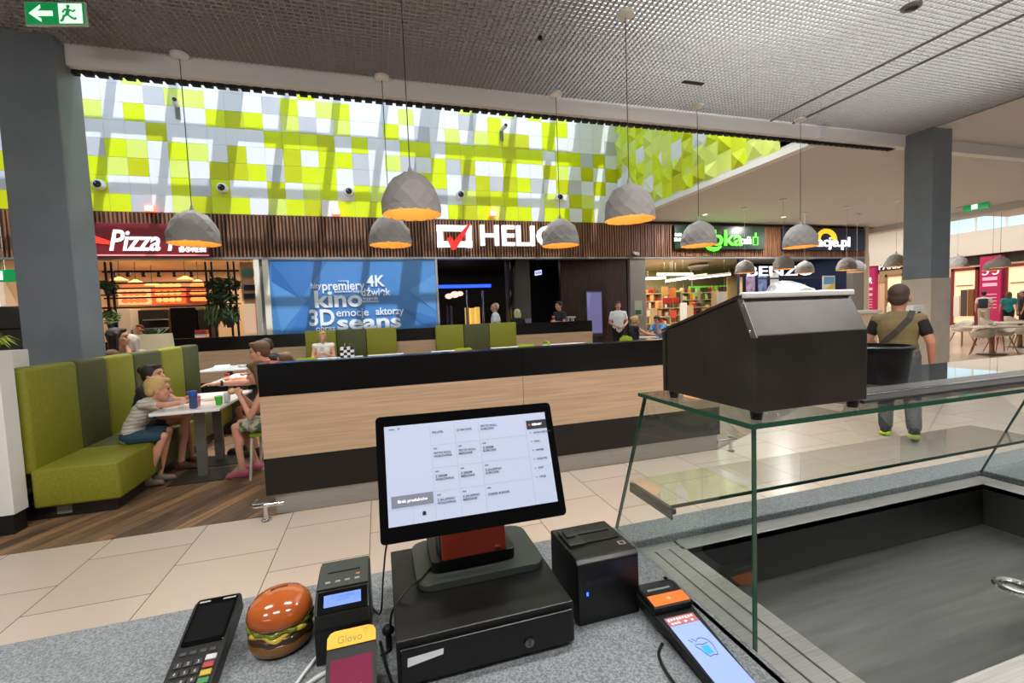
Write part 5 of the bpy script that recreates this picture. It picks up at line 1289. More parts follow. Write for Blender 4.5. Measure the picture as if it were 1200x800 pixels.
# ================================================================== the far mall on the right
XF = 30.0
def FY(px, py, X=XF): return PX(px, py, X)
fb = mat('far_facade', (226,202,172), .6); fdark = mat('far_dark', (50,44,42), .5); mag = mat('magenta_sign', (164,34,84), .5, emit=(164,34,84), es=.25)
b = MB(); b.mi = 0
b.box(XF,XF+.3,6,45,0,3.15); b.mi = 1; b.box(XF-.02,XF+.3,6,45,3.15,3.65); b.mi = 2; b.box(XF-.35,XF+.3,6,45,3.65,4.6); b.box(XF-.1,XF+.3,6,45,4.6,4.9)
b.box(XF-.9,XF+.3,6,45,6.1,6.3); b.box(XF,XF+.3,6,45,6.3,9); b.box(XF-.04,XF+.3,FY(1112,260).y,45,4.9,6.2)
struct('wall_far', b, [fb, fdark, plaster], 'far shop facade across the mall with beige soffits', 'wall')
yw = FY(1112,260).y; b = MB(); b.box(XF+.05,XF+.1,6,yw,4.9,6.1); struct('window_1', b, mat('far_glass',(150,180,196),.2,emit=(200,228,242),es=.85), 'bluish clerestory window strip above the far shops', 'window')
b = MB(); 
y = 6
while y < yw: b.box(XF-.0,XF+.06,y,y+.08,4.9,6.1); y += 1.2
struct('trim_5', b, WHITE, 'white mullions of the clerestory windows', 'trim')
b = MB(); b.prism([(18.4,6.1),(18.9,6.1),(18.9,30),(18.4,30)], 4.1, 4.9); struct('trim_6', b, plaster, 'white beam at the edge of the lower ceiling', 'trim')
b = MB(); b.box(18.5,30.3,6,27.2,8.6,8.8); b.box(18.5,18.7,6,27.2,4.9,8.6); b.box(18.5,30.3,5.9,6.1,5.3,8.6); struct('ceiling_sky_cover', b, plaster, 'unseen white roof added over the far hall against blue sky light', 'ceiling')  # unseen roof added to cut the blue sky light
b = MB(); b.box(18.5,30,26.9,27.2,0,9); struct('wall_far_end', b, plaster, 'pale end wall of the far hall', 'wall')
storelit = mat('window_lit', (250,222,186), .4, emit=(255,222,180), es=.55)
def shopwin(pa, pb, label, frame):
    a_, c_ = FY(pa,350), FY(pb,350); y0, y1 = sorted((a_.y, c_.y))
    q = thing('shop_window', label, 'shop window', (XF,(y0+y1)/2,0), 0, 'shop windows of the far facade')
    m_ = MB(); m_.box(XF-.06,XF,y0,y1,.15,2.9); m_.build('display', storelit, q, True)
    m_ = MB(); m_.box(XF-.14,XF,y0-.12,y0,0,3.05); m_.box(XF-.14,XF,y1,y1+.12,0,3.05); m_.box(XF-.14,XF,y0-.12,y1+.12,2.9,3.05); m_.build('frame', frame, q, True)
    n_ = max(3,int((y1-y0)/.5))
    for k in range(n_):
        yy = y0+(k+.5)*(y1-y0)/n_; h_ = rnd.uniform(.5,1.5); m_ = MB(); m_.box(XF-.16,XF-.08,yy-.13,yy+.13,.5,.5+h_,.02); m_.build('garment', [packs[3],packs[7],packs[4],packs[1],packs[9]][k%5], q, True)
    m_ = MB(); m_.box(XF-.12,XF-.07,y0+.1,y1-.1,2.1,2.14); m_.build('hanging_rail', fdark, q, True)
    return q
maroon = mat('maroon_frame',(120,44,50),.5)
shopwin(1119,1144,'lit shop window with maroon frame beside the column',maroon)
shopwin(1182,1215,'lit shop window with maroon frame past the magenta pillar',maroon)
shopwin(1041,1058,'lit shop window left of the column',mat('tan_frame',(150,120,90),.5))
def pillar(pa, pb, pt, label, word_):
    a_, c_ = FY(pa,340), FY(pb,340); y0, y1 = sorted((a_.y, c_.y)); zt = FY((pa+pb)/2,pt).z
    q = thing('sign_pillar', label, 'sign', (XF,(y0+y1)/2,0)); w_ = y1-y0; ym = (y0+y1)/2
    m_ = MB(); m_.box(XF-.3,XF,y0,y1,0,min(zt,3.6),.01); m_.build('panel', mag, q, True)
    Mw = Matrix.Translation((XF-.31,ym,2.75)) @ Matrix.Rotation(-PI/2,4,'Z') @ RX90
    if word_: text(word_, .55, Mw, lit, 'lettering', q, .01, .004, fit=w_*.62)
    else:
        for k in (-1,1):
            m_ = MB(); cy = ym+k*w_*.24
            m_.tube([(XF-.32,cy+.12*math.cos(R(a)),2.72+.12*math.sin(R(a))) for a in range(40,330,20)], .025, 6); m_.build('ring_mark', lit, q, True)
    m_ = MB(); pk_ = mat('pillar_pink',(236,170,200),.5,emit=(236,170,200),es=.3)
    for i, z_ in enumerate((2.25,1.9) if word_ else (2.4,2.1)): m_.box(XF-.315,XF-.3,ym-w_*.34,ym+w_*.34,z_-.09,z_+.07)
    for i in range(5): m_.box(XF-.312,XF-.3,ym-w_*.34,ym+w_*.30,1.6-.17*i-.02,1.6-.17*i+.02)
    m_.build('print_bars', pk_, q, True)
pillar(1013,1029,305,'magenta sign pillar left of the blue grey column','OR')
pillar(1152,1177,300,'magenta sign pillar behind the people at the far shops','')
a_ = FY(1040,312); t = thing('facade_sign', 'white lettering on the tan facade left of the column', 'sign', (XF,a_.y,2.9))
text('PARIS', .5, Matrix.Translation((XF-.06,FY(1043,312).y,FY(1043,312).z)) @ Matrix.Rotation(-PI/2,4,'Z') @ RX90, lit, 'lettering', t, .01, .01)
b = MB(); b.box(XF-.05,XF-.005,FY(1058,312).y,FY(1031,312).y,2.6,3.3); b.build('panel', mat('tan_panel',(176,150,120),.5), t, True)
# info point by the column
v = PZ(1022,440,0)
t = thing('ticket_stand', 'pale counter with a small white device behind the man in the vest', 'counter', (9.1,6.6,0))
b = MB(); b.box(8.0,9.3,6.3,6.9,0,1.28,.02); b.build('body', fb, t, True); b = MB(); b.box(7.95,9.35,6.25,6.95,1.28,1.34,.01); b.build('top', WHITE, t, True)
dv = PY(1075,372,5.45); t = thing('dispenser', 'small white box dispenser on the stone foot of the column', 'dispenser', (9.40,5.9,1.15)); 
x_, z_ = PY(1074,373,5.4).x, PY(1074,373,5.4).z
t.location = (x_,5.43,z_-.03); WM[t.name] = Matrix.Translation(t.location)
b = MB(); b.box(-.16,.12,-.08,.07,0,.26,.02); b.build('housing', WHITE, t); b = MB(); b.box(-.06,.02,-.085,-.08,.07,.15); b.build('slot', BLACK, t)
v = PZ(1157,241,4.25); t = thing('exit_sign', 'hanging green exit sign under the far white ceiling', 'exit sign', (17.5,PX(1144,242,17.5).y,PX(1144,242,17.5).z))
b = MB(); b.box(-.03,.03,-.3,.3,-.1,.1); b.build('housing', green, t); b = MB(); b.box(-.036,-.03,-.05,.1,-.07,.07); b.build('symbol', exw, t); b = MB(); b.cone((0,0,.1),(0,0,4.3-t.location.z),.01,.01); b.build('hanger', CHROME, t)
# shell chairs and tables
shellw = mat('chair_shell_white', (214,206,194), .4); oak = mat('oak_leg', (150,112,78), .5)
def shell_chair():
    q = thing('shell_chair', 'x', 'chair', (0,0,0), 0, 'white shell chairs of the far cafe')
    m_ = MB(); vs = []; fs = []; n = 14; 
    prof = [(.0,.44,.0),(.12,.44,0),(.21,.46,.0),(.26,.56,.3),(.275,.66,.7),(.27,.74,1.0)]
    for r_, z_, k in prof:
        for i in range(n):
            a = 2*PI*i/n; back = max(0,math.cos(a-PI/2*3)); arm = abs(math.cos(a))
            zz = z_ if z_ < .5 else .46+(z_-.46)*(.35+.75*back+.35*arm*(1 if math.sin(a) < .7 else .3))
            vs.append((r_*math.cos(a), r_*.95*math.sin(a), zz))
    for j in range(len(prof)-1):
        for i in range(n): fs.append((j*n+i, j*n+(i+1)%n, (j+1)*n+(i+1)%n, (j+1)*n+i))
    m_._add(vs, fs); 
    bmesh.ops.remove_doubles(m_.bm, verts=m_.bm.verts, dist=.001)
    bmesh.ops.recalc_face_normals(m_.bm, faces=m_.bm.faces)
    bmesh.ops.solidify(m_.bm, geom=m_.bm.faces[:], thickness=.012); m_.build('shell', shellw, q, smooth='all')
    for sx in (-1,1):
        for sy in (-1,1):
            m_ = MB(); m_.cone((sx*.12,sy*.11,.43),(sx*.24,sy*.22,0),.016,.011,8); m_.build('leg', oak, q)
    return q
ch0 = shell_chair()
spots = [(1127,405,17.6,1.2,'half hidden behind the column'),(1151,415,17.0,.4,'nearest, with its back to the counter'),(1172,413,17.4,2.6,'beside the nearest one at the same table'),(1197,410,18.0,.2,'at the picture edge by the far table'),(1160,398,19.6,3.4,'on the far side of the first table'),(1188,396,20.2,4.0,'on the far side of the second table')]
for i, (px, py, X, rz_, lab) in enumerate(spots):
    v = PX(px,py,X) if False else PZ(px,py,0); s_ = X/v.x
    loc = (v.x, v.y, 0)
    if i == 0: ch0.location = loc; ch0.rotation_euler.z = rz_; ch0['label'] = 'white shell chair with wooden legs '+lab
    else: dup(ch0, loc, rz_, 'white shell chair with wooden legs '+lab)
def rtable(px, py, label):
    v = PZ(px,py,.74); q = thing('round_table', label, 'table', (v.x,v.y,0), 0, 'tables of the far cafe')
    m_ = MB(); m_.lathe([(.0,.71),(.53,.71),(.55,.725),(.53,.74),(0,.74)],28,caps=False); m_.build('tabletop', mat('table_beige',(200,186,168),.4), q, smooth=True)
    m_ = MB(); m_.cone((0,0,.03),(0,0,.71),.05,.05,12); m_.build('leg', oak, q); m_ = MB(); m_.lathe([(.3,0),(.28,.02),(.06,.035)],20); m_.build('base', DKGREY, q, smooth=True)
rtable(1163,382,'round beige cafe table between the white shell chairs')
rtable(1196,377,'round beige cafe table at the picture edge')
# ================================================================== people
HAIRD = mat('hair_dark_brown', (44,32,26), .6); HAIRB = mat('hair_blond', (190,156,104), .6); HAIRBR = mat('hair_brown', (96,70,48), .6); HAIRG = mat('hair_grey', (176,164,154), .7)
HAIRSH = mat('hair_shaved', (62,46,40), .7)
def V(*a): return Vector(a)
def remesh(o, vox, sm=2, f=.5):
    m = o.modifiers.new('remesh','REMESH'); m.mode = 'VOXEL'; m.voxel_size = vox; m.use_smooth_shade = True
    if sm:
        s_ = o.modifiers.new('smooth','SMOOTH'); s_.iterations = sm; s_.factor = f
def STAND(s=1.0):
    j = dict(pelvis=V(0,0,.95), waist=V(0,.0,1.08), chest=V(0,0,1.27), neck=V(0,.0,1.46), head=V(0,.015,1.60),
             shL=V(-.178,0,1.385), shR=V(.178,0,1.385), elL=V(-.24,-.02,1.12), elR=V(.24,-.02,1.12), wrL=V(-.25,.06,.88), wrR=V(.25,.06,.88),
             hiL=V(-.09,0,.92), hiR=V(.09,0,.92), knL=V(-.10,.03,.50), knR=V(.10,.03,.50), anL=V(-.10,-.02,.09), anR=V(.10,-.02,.09))
    return {k: v*s for k, v in j.items()}
def SIT(s=1.0, seat=.45):
    h = seat+.09*s
    j = dict(pelvis=V(0,0,.0), waist=V(0,-.01,.14), chest=V(0,0,.34), neck=V(0,.02,.53), head=V(0,.045,.67),
             shL=V(-.18,0,.47), shR=V(.18,0,.47), elL=V(-.22,.10,.22), elR=V(.22,.10,.22), wrL=V(-.12,.32,.24), wrR=V(.12,.32,.24),
             hiL=V(-.09,.03,-.01), hiR=V(.09,.03,-.01), knL=V(-.11,.43,.0), knR=V(.11,.43,.0))
    j = {k: v*s+V(0,0,h) for k, v in j.items()}
    j['anL'] = V(-.11*s,.45*s,.08*s); j['anR'] = V(.11*s,.45*s,.08*s)
    return j
def hand(mb, wr, d, pn, s, curl=.5, mirror=1):
    """palm, four unequal fingers and a thumb; d = direction of the hand, pn = palm normal"""
    d = d.normalized(); pn = (pn-d*pn.dot(d)); pn = pn.normalized() if pn.length > 1e-4 else d.orthogonal().normalized()
    sd = d.cross(pn)*mirror
    lens = (.066,.075,.070,.055)
    for i in range(4):
        o_ = (i-1.5)*.019*s
        kn = wr+d*.085*s+sd*o_
        mb.cap(wr+d*.012*s+sd*o_*.6, kn, .0125*s, .0115*s, 8)
        a = curl*.6; l = lens[i]*s; p0 = kn
        for k, fr_ in enumerate((.45,.32,.26)):
            dd_ = d*math.cos(a)+pn*math.sin(a)+sd*(i-1.5)*.05
            p1 = p0+dd_.normalized()*l*fr_; mb.cap(p0, p1, (.0095-.001*k)*s, (.0088-.001*k)*s, 8); p0 = p1; a += curl*.8
    t0 = wr+d*.03*s-sd*.026*s; t1 = t0+(d*.55-sd*.75+pn*.35).normalized()*.034*s; t2 = t1+(d*.85-sd*.2+pn*.45).normalized()*.030*s
    mb.cap(wr+d*.02*s-sd*.012*s, t0, .014*s, .012*s, 8); mb.cap(t0, t1, .0115*s, .010*s, 8); mb.cap(t1, t2, .0098*s, .008*s, 8)
def headM(J, s, yaw=0, pitch=0, roll=0):
    return Matrix.Translation(J['head']) @ Matrix.Rotation(yaw,4,'Z') @ Matrix.Rotation(pitch,4,'X') @ Matrix.Rotation(roll,4,'Y') @ Matrix.Scale(s,4)
LEGC = {}
def person(label, loc, rz, J, s=1.0, hs=None, skin=SKIN, yaw=0, pitch=0, roll=0, top=None, bottom=None, shoes=None, hair='short', hairm=HAIRD,
           vox=.010, curl=(.5,.5), girth=1.0, fem=False, face=True, palm=(V(1,0,0),V(-1,0,0)), toe=(None,None), extra=None, group=None, handdir=(None,None)):
    hs = hs or s
    t = thing('person', label, 'person', loc, rz, group)
    g = s*girth
    b = MB()
    def torso(mb, k=0.0, low=True):
        sw = (J['shR']-J['shL']).normalized()
        def el(c, rx, ry, rz_):
            up = (J['neck']-J['pelvis']).normalized(); fw = up.cross(sw).normalized()*-1
            X = sw; Z = up; Y = Z.cross(X).normalized()
            M_ = Matrix((( X.x,Y.x,Z.x,c.x),(X.y,Y.y,Z.y,c.y),(X.z,Y.z,Z.z,c.z),(0,0,0,1)))
            mb.ell((0,0,0),(rx*g+k,ry*g+k,rz_*s+k), M_, 16, 10)
        if low: el(J['pelvis'], .165 if not fem else .17, .12, .13)
        el((J['pelvis']+J['waist'])/2, .155, .112, .13)
        el(J['waist'], .145 if not fem else .13, .108, .14)
        el((J['waist']+J['chest'])/2, .155 if not fem else .14, .112, .13)
        el(J['chest'], .17 if not fem else .15, .118, .16)
        el(J['chest']*.45+J['neck']*.55, .15 if not fem else .13, .09, .09)
        for q_ in ('shL','shR'):
            mb.cap(J[q_], J['chest']*.55+J['neck']*.45, .054*g+k, .078*g+k)
            mb.cap(J[q_].lerp(J['neck'],.35)-V(0,0,.01)*s, J['neck']-V(0,0,.02)*s, .040*g+k*.7, .050*g+k*.6)
    torso(b)
    b.cap(J['chest']*.3+J['neck']*.7, J['head']-V(0,.01,.05)*hs, .056*g, .052*hs)
    for sd in 'LR':
        b.cap(J['sh'+sd], J['el'+sd], .050*g, .041*g); b.cap(J['el'+sd], J['wr'+sd], .041*g, .027*s)
        b.cap(J['hi'+sd], J['kn'+sd], .088*g, .056*g); b.cap(J['kn'+sd], J['an'+sd], .054*g, .036*s)
        mid = J['kn'+sd]*.65+J['an'+sd]*.35; b.ell(mid+V(0,-.012*s,0), (.052*g,.056*g,.09*s))
        i = 0 if sd == 'L' else 1
        tv = toe[i] if toe[i] is not None else V(0,1,0)
        b.cap(J['an'+sd]-V(0,0,.045*s)-tv*.03*s, J['an'+sd]-V(0,0,.055*s)+tv*.15*s, .036*s, .028*s)
        hd = handdir[i] if handdir[i] is not None else (J['wr'+sd]-J['el'+sd])
        hand(b, J['wr'+sd], hd, palm[i], s, curl[i], 1 if sd == 'L' else -1)
    # head
    H = headM(J, hs, yaw, pitch, roll)
    b.ell((0,-.012,.03),(.076,.096,.088),H,18,12); b.ell((0,.02,-.03),(.062,.074,.088),H,16,10); b.ell((0,.058,-.088),(.030,.028,.024),H)
    b.ell((0,.062,.035),(.056,.032,.03),H)
    n0, n1 = H @ V(0,.086,.012), H @ V(0,.108,-.030); b.cap(n0, n1, .011*hs, .015*hs, 8)
    for sx in (-1,1):
        b.ell((sx*.077,-.008,-.012),(.011,.021,.033),H); b.ell((sx*.038,.062,-.022),(.024,.022,.022),H)
    b.ell((0,.084,-.062),(.024,.012,.007),H); b.ell((0,.082,-.073),(.020,.012,.007),H)
    body = b.build('body', skin, t, smooth=True); remesh(body, vox, 2, .4)
    if face:
        for sx in (-1,1):
            q = MB(); q.ell((sx*.030,.083,.008),(.013,.009,.007),H,10,6); q.build('eye', mat('eye_dark',(36,28,26),.3), t, smooth=True)
            q = MB(); q.tube([H @ V(sx*.015,.094,.026), H @ V(sx*.030,.093,.031), H @ V(sx*.046,.083,.027)], .0035*hs, 5); q.build('eyebrow', hairm, t)
        q = MB(); q.ell((0,.0925,-.067),(.021,.006,.006),H,10,6); q.build('lips', mat('lips_rose',(168,92,84),.5), t, smooth=True)
    # hair
    if hair:
        q = MB()
        if hair in ('short','long','bob','tail','bun','shaved'):
            k = .0 if hair == 'shaved' else .008
            q.ell((0,-.024,.045),(.078+k,.094+k,.082+k),H,18,12)
            if hair == 'shaved': q.ell((0,-.05,.0),(.074,.062,.07),H)
            else:
                q.ell((0,-.056,.0),(.078,.060,.08),H); 
                for sx in (-1,1): q.ell((sx*.070,-.015,.025),(.018,.045,.045),H)
                q.ell((0,.052,.098),(.06,.045,.024),H)
        if hair in ('long','bob'):
            ln = -.26 if hair == 'long' else -.12
            for sx in (-1,-.5,0,.5,1):
                q.cap(H @ V(sx*.062,-.05-(.02*(1-abs(sx))),.03), H @ V(sx*.075,-.06-(.03*(1-abs(sx))),ln), .036*hs, .028*hs, 8)
            for sx in (-1,1): q.cap(H @ V(sx*.078,.005,.05), H @ V(sx*.086,-.005,ln*.75), .024*hs, .022*hs, 8)
        if hair == 'tail': q.cap(H @ V(0,-.11,.05), H @ V(0,-.15,-.02), .03*hs, .03*hs); q.cap(H @ V(0,-.15,-.02), H @ V(0,-.14,-.16), .03*hs, .012*hs)
        if hair == 'bun': q.ell((0,-.115,.075),(.042,.04,.042),H)
        o = q.build('hair', hairm, t, smooth=True); remesh(o, vox*1.1, 2, .5)
    # clothes
    if top:
        m_, sl = top[0], top[1]
        q = MB(); torso(q, .013*s)
        if sl > 0:
            for sd in 'LR':
                e = J['sh'+sd].lerp(J['el'+sd], min(1,sl)); q.cap(J['sh'+sd], e, .062*g, .060*g if sl < 1 else .052*g)
                if sl > 1: q.cap(J['el'+sd], J['el'+sd].lerp(J['wr'+sd], sl-1), .052*g, .042*g)
        o = q.build(top[2] if len(top) > 2 else 'shirt', m_, t, smooth=True); remesh(o, vox, 3, .5)
    if bottom:
        m_, ln = bottom[0], bottom[1]; q = MB()
        sw = (J['shR']-J['shL']).normalized()
        q.ell(J['pelvis'],(.168*g+.012,.122*g+.012,.12*s)); 
        for sd in 'LR':
            if ln <= 1: 
                e = J['hi'+sd].lerp(J['kn'+sd], ln); q.cap(J['hi'+sd], e, .102*g, (.102-.03*ln)*g)
            else:
                q.cap(J['hi'+sd], J['kn'+sd], .102*g, .074*g); q.cap(J['kn'+sd], J['kn'+sd].lerp(J['an'+sd], ln-1), .074*g, .062*g)
        if len(bottom) > 2 and bottom[2] == 'skirt':
            q.cap(J['hiL'].lerp(J['knL'],.5), J['hiR'].lerp(J['knR'],.5), .10*g); q.cap(J['hiL'].lerp(J['knL'],ln), J['hiR'].lerp(J['knR'],ln), .085*g)
        o = q.build('skirt' if len(bottom) > 2 else 'trousers', m_, t, smooth=True); remesh(o, vox, 3, .5)
    if shoes:
        for i, sd in enumerate('LR'):
            tv = toe[i] if toe[i] is not None else V(0,1,0)
            q = MB(); a_ = J['an'+sd]; dn = V(0,0,-1)
            q.cap(a_+dn*.035*s-tv*.035*s, a_+dn*.052*s+tv*.15*s, .050*s, .038*s); q.cap(a_+dn*.02*s, a_+dn*.045*s+tv*.06*s, .052*s, .046*s)
            q.cap(a_+dn*.06*s-tv*.04*s, a_+dn*.062*s+tv*.165*s, .040*s, .034*s)
            for v in q.bm.verts:
                lim = a_.z-.088*s
                if tv.z == 0 and v.co.z < lim: v.co.z = lim
            o = q.build('shoe', shoes, t, smooth=True); remesh(o, vox*.8, 2, .4)
    if extra: extra(t, J, H)
    return t

# ---- man in the vest, walking away
fx = PZ(1047,512,0)
vd = math.atan2(-fx.x, fx.y)
J = STAND(.985); J['head'] += V(0,.01,-.035)
for k_, d_ in (('neck',-.055),('shL',-.06),('shR',-.06),('chest',-.04),('elL',-.04),('elR',-.04)): J[k_] += V(0,0,d_)
J['knL'] = V(-.10,.02,.50); J['anL'] = V(-.10,.03,.088); J['hiR'] = V(.09,-.0,.90); J['knR'] = V(.12,.02,.50); J['anR'] = V(.16,-.20,.14)
J['elR'] = V(.27,-.03,1.06); J['wrR'] = V(.27,.07,.83); J['elL'] = V(-.26,.02,1.08); J['wrL'] = V(-.2,.2,.98)
vest = mat('vest_khaki', (112,98,64), .8); jeans = vary(mat('jeans_grey', (70,72,74), .8), 60, (60,62,64), (82,84,86))
def vest_extra(t, J, H):
    q = MB(); 
    pts = [V(.12,-.03,1.40),V(.10,-.115,1.32),V(.01,-.155,1.19),V(-.09,-.155,1.08),V(-.16,-.10,.98)]
    for i in range(len(pts)-1):
        a_, c_ = pts[i], pts[i+1]; d = (c_-a_).normalized(); n_ = V(0,-1,0); s_ = d.cross(n_).normalized()*.028
        q._add([tuple(a_-s_),tuple(a_+s_),tuple(c_+s_),tuple(c_-s_),tuple(a_-s_+n_*.008),tuple(a_+s_+n_*.008),tuple(c_+s_+n_*.008),tuple(c_-s_+n_*.008)], [(4,5,6,7),(0,3,2,1),(0,1,5,4),(2,3,7,6),(0,4,7,3),(1,2,6,5)])
    q.build('shoulder_strap', mat('strap_dark',(46,42,38),.7), t)
    for sd in 'LR':
        q = MB(); q.cap(J['sh'+sd]+V(0,0,.0), J['sh'+sd].lerp(J['el'+sd],.55), .066, .062); o = q.build('sleeve', mat('sleeve_black',(16,16,17),.8), t, smooth=True); remesh(o,.01,2)
        q = MB(); a_ = J['an'+sd]; tv = V(0,1,0)
        q.cap(a_+V(-.03,-.055,-.055), a_+V(.03,-.055,-.055), .026); o = q.build('shoe_heel', mat('neon_yellow',(190,220,40),.5), t, smooth=True)
person('man seen from behind in khaki vest with a diagonal strap, walking past the glass case', (fx.x+.05, fx.y-.0, 0), vd-.1, J, .985, hs=1.24, skin=SKIN2, hair='shaved', hairm=HAIRSH, top=(vest,0,'vest'), bottom=(jeans,1.93), shoes=mat('shoe_black',(26,28,26),.6), vox=.009, girth=1.08, face=False, extra=vest_extra, palm=(V(1,0,0),V(-1,0,0)), toe=(None,V(.0,.86,-.5)))

# ---- the family at the table
tee = mat('tee_striped', (196,190,184), .8)
N, L = nt(tee); p = N['Principled BSDF']; tc = N.new('ShaderNodeTexCoord'); wv = N.new('ShaderNodeTexWave'); wv.bands_direction = 'Z'; wv.inputs['Scale'].default_value = 9; wv.inputs['Distortion'].default_value = 3; wv.inputs['Detail'].default_value = 3
r_ = N.new('ShaderNodeValToRGB'); r_.color_ramp.elements[0].color = lin((158,148,141)); r_.color_ramp.elements[1].color = lin((194,186,178)); r_.color_ramp.elements[0].position = .1; r_.color_ramp.elements[1].position = .4
L.new(tc.outputs['Object'], wv.inputs['Vector']); L.new(wv.outputs['Fac'], r_.inputs['Fac']); L.new(r_.outputs['Color'], p.inputs['Base Color'])
s = .70
J = SIT(s, .445); 
fo = V(0,.12,0)
# leaning over the table edge (forward = +Y of the figure = +X of the hall)
J['waist'] += V(0,.03,0); J['chest'] += V(0,.10,-.02); J['neck'] += V(0,.17,-.03); J['head'] = J['neck']+V(0,.055,.085)
for k in ('shL','shR'): J[k] += V(0,.15,-.02)
J['elL'] = V(-.10,.40,.80); J['wrL'] = V(.06,.46,.80); J['elR'] = V(.17,.36,.80); J['wrR'] = V(.06,.52,.805)
J['knL'] += V(0,-.04,0); J['knR'] += V(0,-.02,-.02); J['anL'] = V(-.07,.16,.08); J['anR'] = V(.08,.12,.085)
person('blond boy in a pale striped tee leaning on the table from the bench', (-2.30,5.10,0), -PI/2, J, s, hs=.95, yaw=.35, pitch=-.12, hair='short', hairm=HAIRB, top=(tee,.55), bottom=(mat('shorts_teal',(36,66,84),.8),.85), shoes=mat('shoe_taupe',(120,104,94),.7), vox=.008, girth=1.0, palm=(V(0,0,-1),V(0,0,-1)), curl=(.15,.15))
s = .80
J = SIT(s, .445); J['chest'] += V(0,.05,0); J['neck'] += V(0,.08,-.01); J['head'] = J['neck']+V(0,.03,.10)
for k in ('shL','shR'): J[k] += V(0,.07,0)
J['elR'] = V(.16,.22,.62); J['wrR'] = V(.06,.36,.58); J['elL'] = V(-.18,.26,.70); J['wrL'] = V(-.06,.42,.775)
J['knR'] = V(.02,.40,.60); J['anR'] = V(.10,.34,.10); J['anL'] = V(-.14,.36,.08)
person('dark haired child in a dark top with sandals, sitting behind the blond boy', (-2.40,5.55,0), -PI/2, J, s, hs=.95, yaw=-.2, pitch=.1, hair='bun', hairm=HAIRD, top=(mat('top_charcoal',(40,36,38),.8),.4), bottom=(mat('shorts_dark',(30,30,32),.8),.45), shoes=mat('sandal_brown',(90,52,42),.6), vox=.008, fem=True, palm=(V(0,0,-1),V(1,0,0)))
s = .78
J = SIT(s, .445); J['chest'] += V(0,.03,0); J['neck'] += V(0,.06,0); J['head'] = J['neck']+V(0,.05,.10)
for k in ('shL','shR'): J[k] += V(0,.05,0)
J['elL'] = V(-.16,.18,.62); J['wrL'] = V(-.05,.29,.82); J['elR'] = V(.15,.19,.62); J['wrR'] = V(.04,.30,.82)
J['anL'] = V(-.1,.30,.085); J['anR'] = V(.10,.22,.085)
def snack(t, J, H):
    q = MB(); q.ell((0,.33,.845),(.045,.05,.03)); o = q.build('held_snack', mat('bread_tan',(206,170,130),.7), t, smooth=True)
skirtm = vary(mat('skirt_green_grey', (110,116,92), .8), 14, (70,84,62), (176,172,150), lo=.42, hi=.58, detail=2)
person('girl with long fair hair and patterned skirt on a chair, cut off by the divider', (-1.06,5.06,0), PI/2, J, s, hs=.95, pitch=-.15, hair='long', hairm=HAIRBR, top=(mat('top_sand',(186,160,130),.8),.0,'top'), bottom=(skirtm,.75,'skirt'), shoes=mat('clog_pink',(170,92,110),.5), vox=.008, fem=True, palm=(V(1,0,0),V(-1,0,0)), curl=(.8,.8), extra=None)
q = MB(); q.ell((0,0,0),(.04,.05,.03)).jitter(.004); o = q.build('flatbread_snack', mat('bread_tan',(206,170,130),.7), loc=(-1.425,5.06,.865)); tag(o,'pale bread snack held by the girl at the table','snack')
J = SIT(1.0, .46); J['chest'] += V(0,.06,0); J['neck'] += V(0,.13,-.01); J['head'] = J['neck']+V(0,.07,.13)
for k in ('shL','shR'): J[k] += V(0,.10,-.01)
J['elR'] = V(.20,.30,.84); J['wrR'] = V(.16,.52,.885); J['elL'] = V(-.20,.24,.80); J['wrL'] = V(-.10,.42,.80)
J['wrL'] = V(-.05,.44,.79)
J['anL'] = V(-.1,.30,.09); J['anR'] = V(.1,.46,.09)
def watch(t, J, H):
    d = (J['wrL']-J['elL']).normalized(); c = J['wrL']-d*.03
    q = MB(); q.cone(c-d*.012, c+d*.012, .035, .035, 14); q.build('watch', BLACK, t, smooth=True)
J['elL'] = V(-.22,.30,.88); J['wrL'] = V(-.34,.56,.90)
person('man in a red shirt reaching across the table beside the girl', (-1.12,5.85,0), PI/2+.0, J, 1.0, skin=SKIN, hair='short', hairm=HAIRBR, pitch=-.1, top=(mat('tee_red',(190,36,52),.8),.55), bottom=(mat('shorts_grey',(60,60,64),.8),.8), shoes=mat('clog_dark',(58,54,50),.6), vox=.009, extra=watch, palm=(V(0,0,-1),V(0,0,-1)), curl=(.3,.4))
def stool(label, x, y, rz):
    q = thing('dining_chair', label, 'chair', (x,y,.004), rz, 'pale legged chairs at the white tables')
    m_ = MB(); m_.prism(rr(-.2,.2,-.19,.19,.05), .42, .44, bev=.006); m_.build('seat', mat('chair_seat_green',(112,130,40),.5), q, smooth=True)
    for sx in (-1,1):
        for sy in (-1,1): m_ = MB(); m_.cone((sx*.17,sy*.16,.42),(sx*.20,sy*.19,0),.012,.011,8); m_.build('leg', mat('chair_leg_pale',(206,204,200),.35), q, smooth=True)
    m_ = MB(); m_.prism(rr(-.19,.19,.55,.82,.06), -.20, -.182, Matrix(((1,0,0,0),(0,0,1,0),(0,1,0,0),(0,0,0,1))), bev=.005); m_.build('backrest', MATS['chair_seat_green'], q, smooth=True)
    for sx in (-1,1): m_ = MB(); m_.cone((sx*.15,-.19,.43),(sx*.15,-.192,.60),.01,.01,8); m_.build('back_post', MATS['chair_leg_pale'], q)
stool('pale legged chair under the girl with the patterned skirt', -1.08, 5.06, PI/2)
stool('pale legged chair under the man in the red shirt', -1.16, 5.85, PI/2)
stool('pale legged chair under the man in black at the second table', -1.44, 7.52, PI/2)
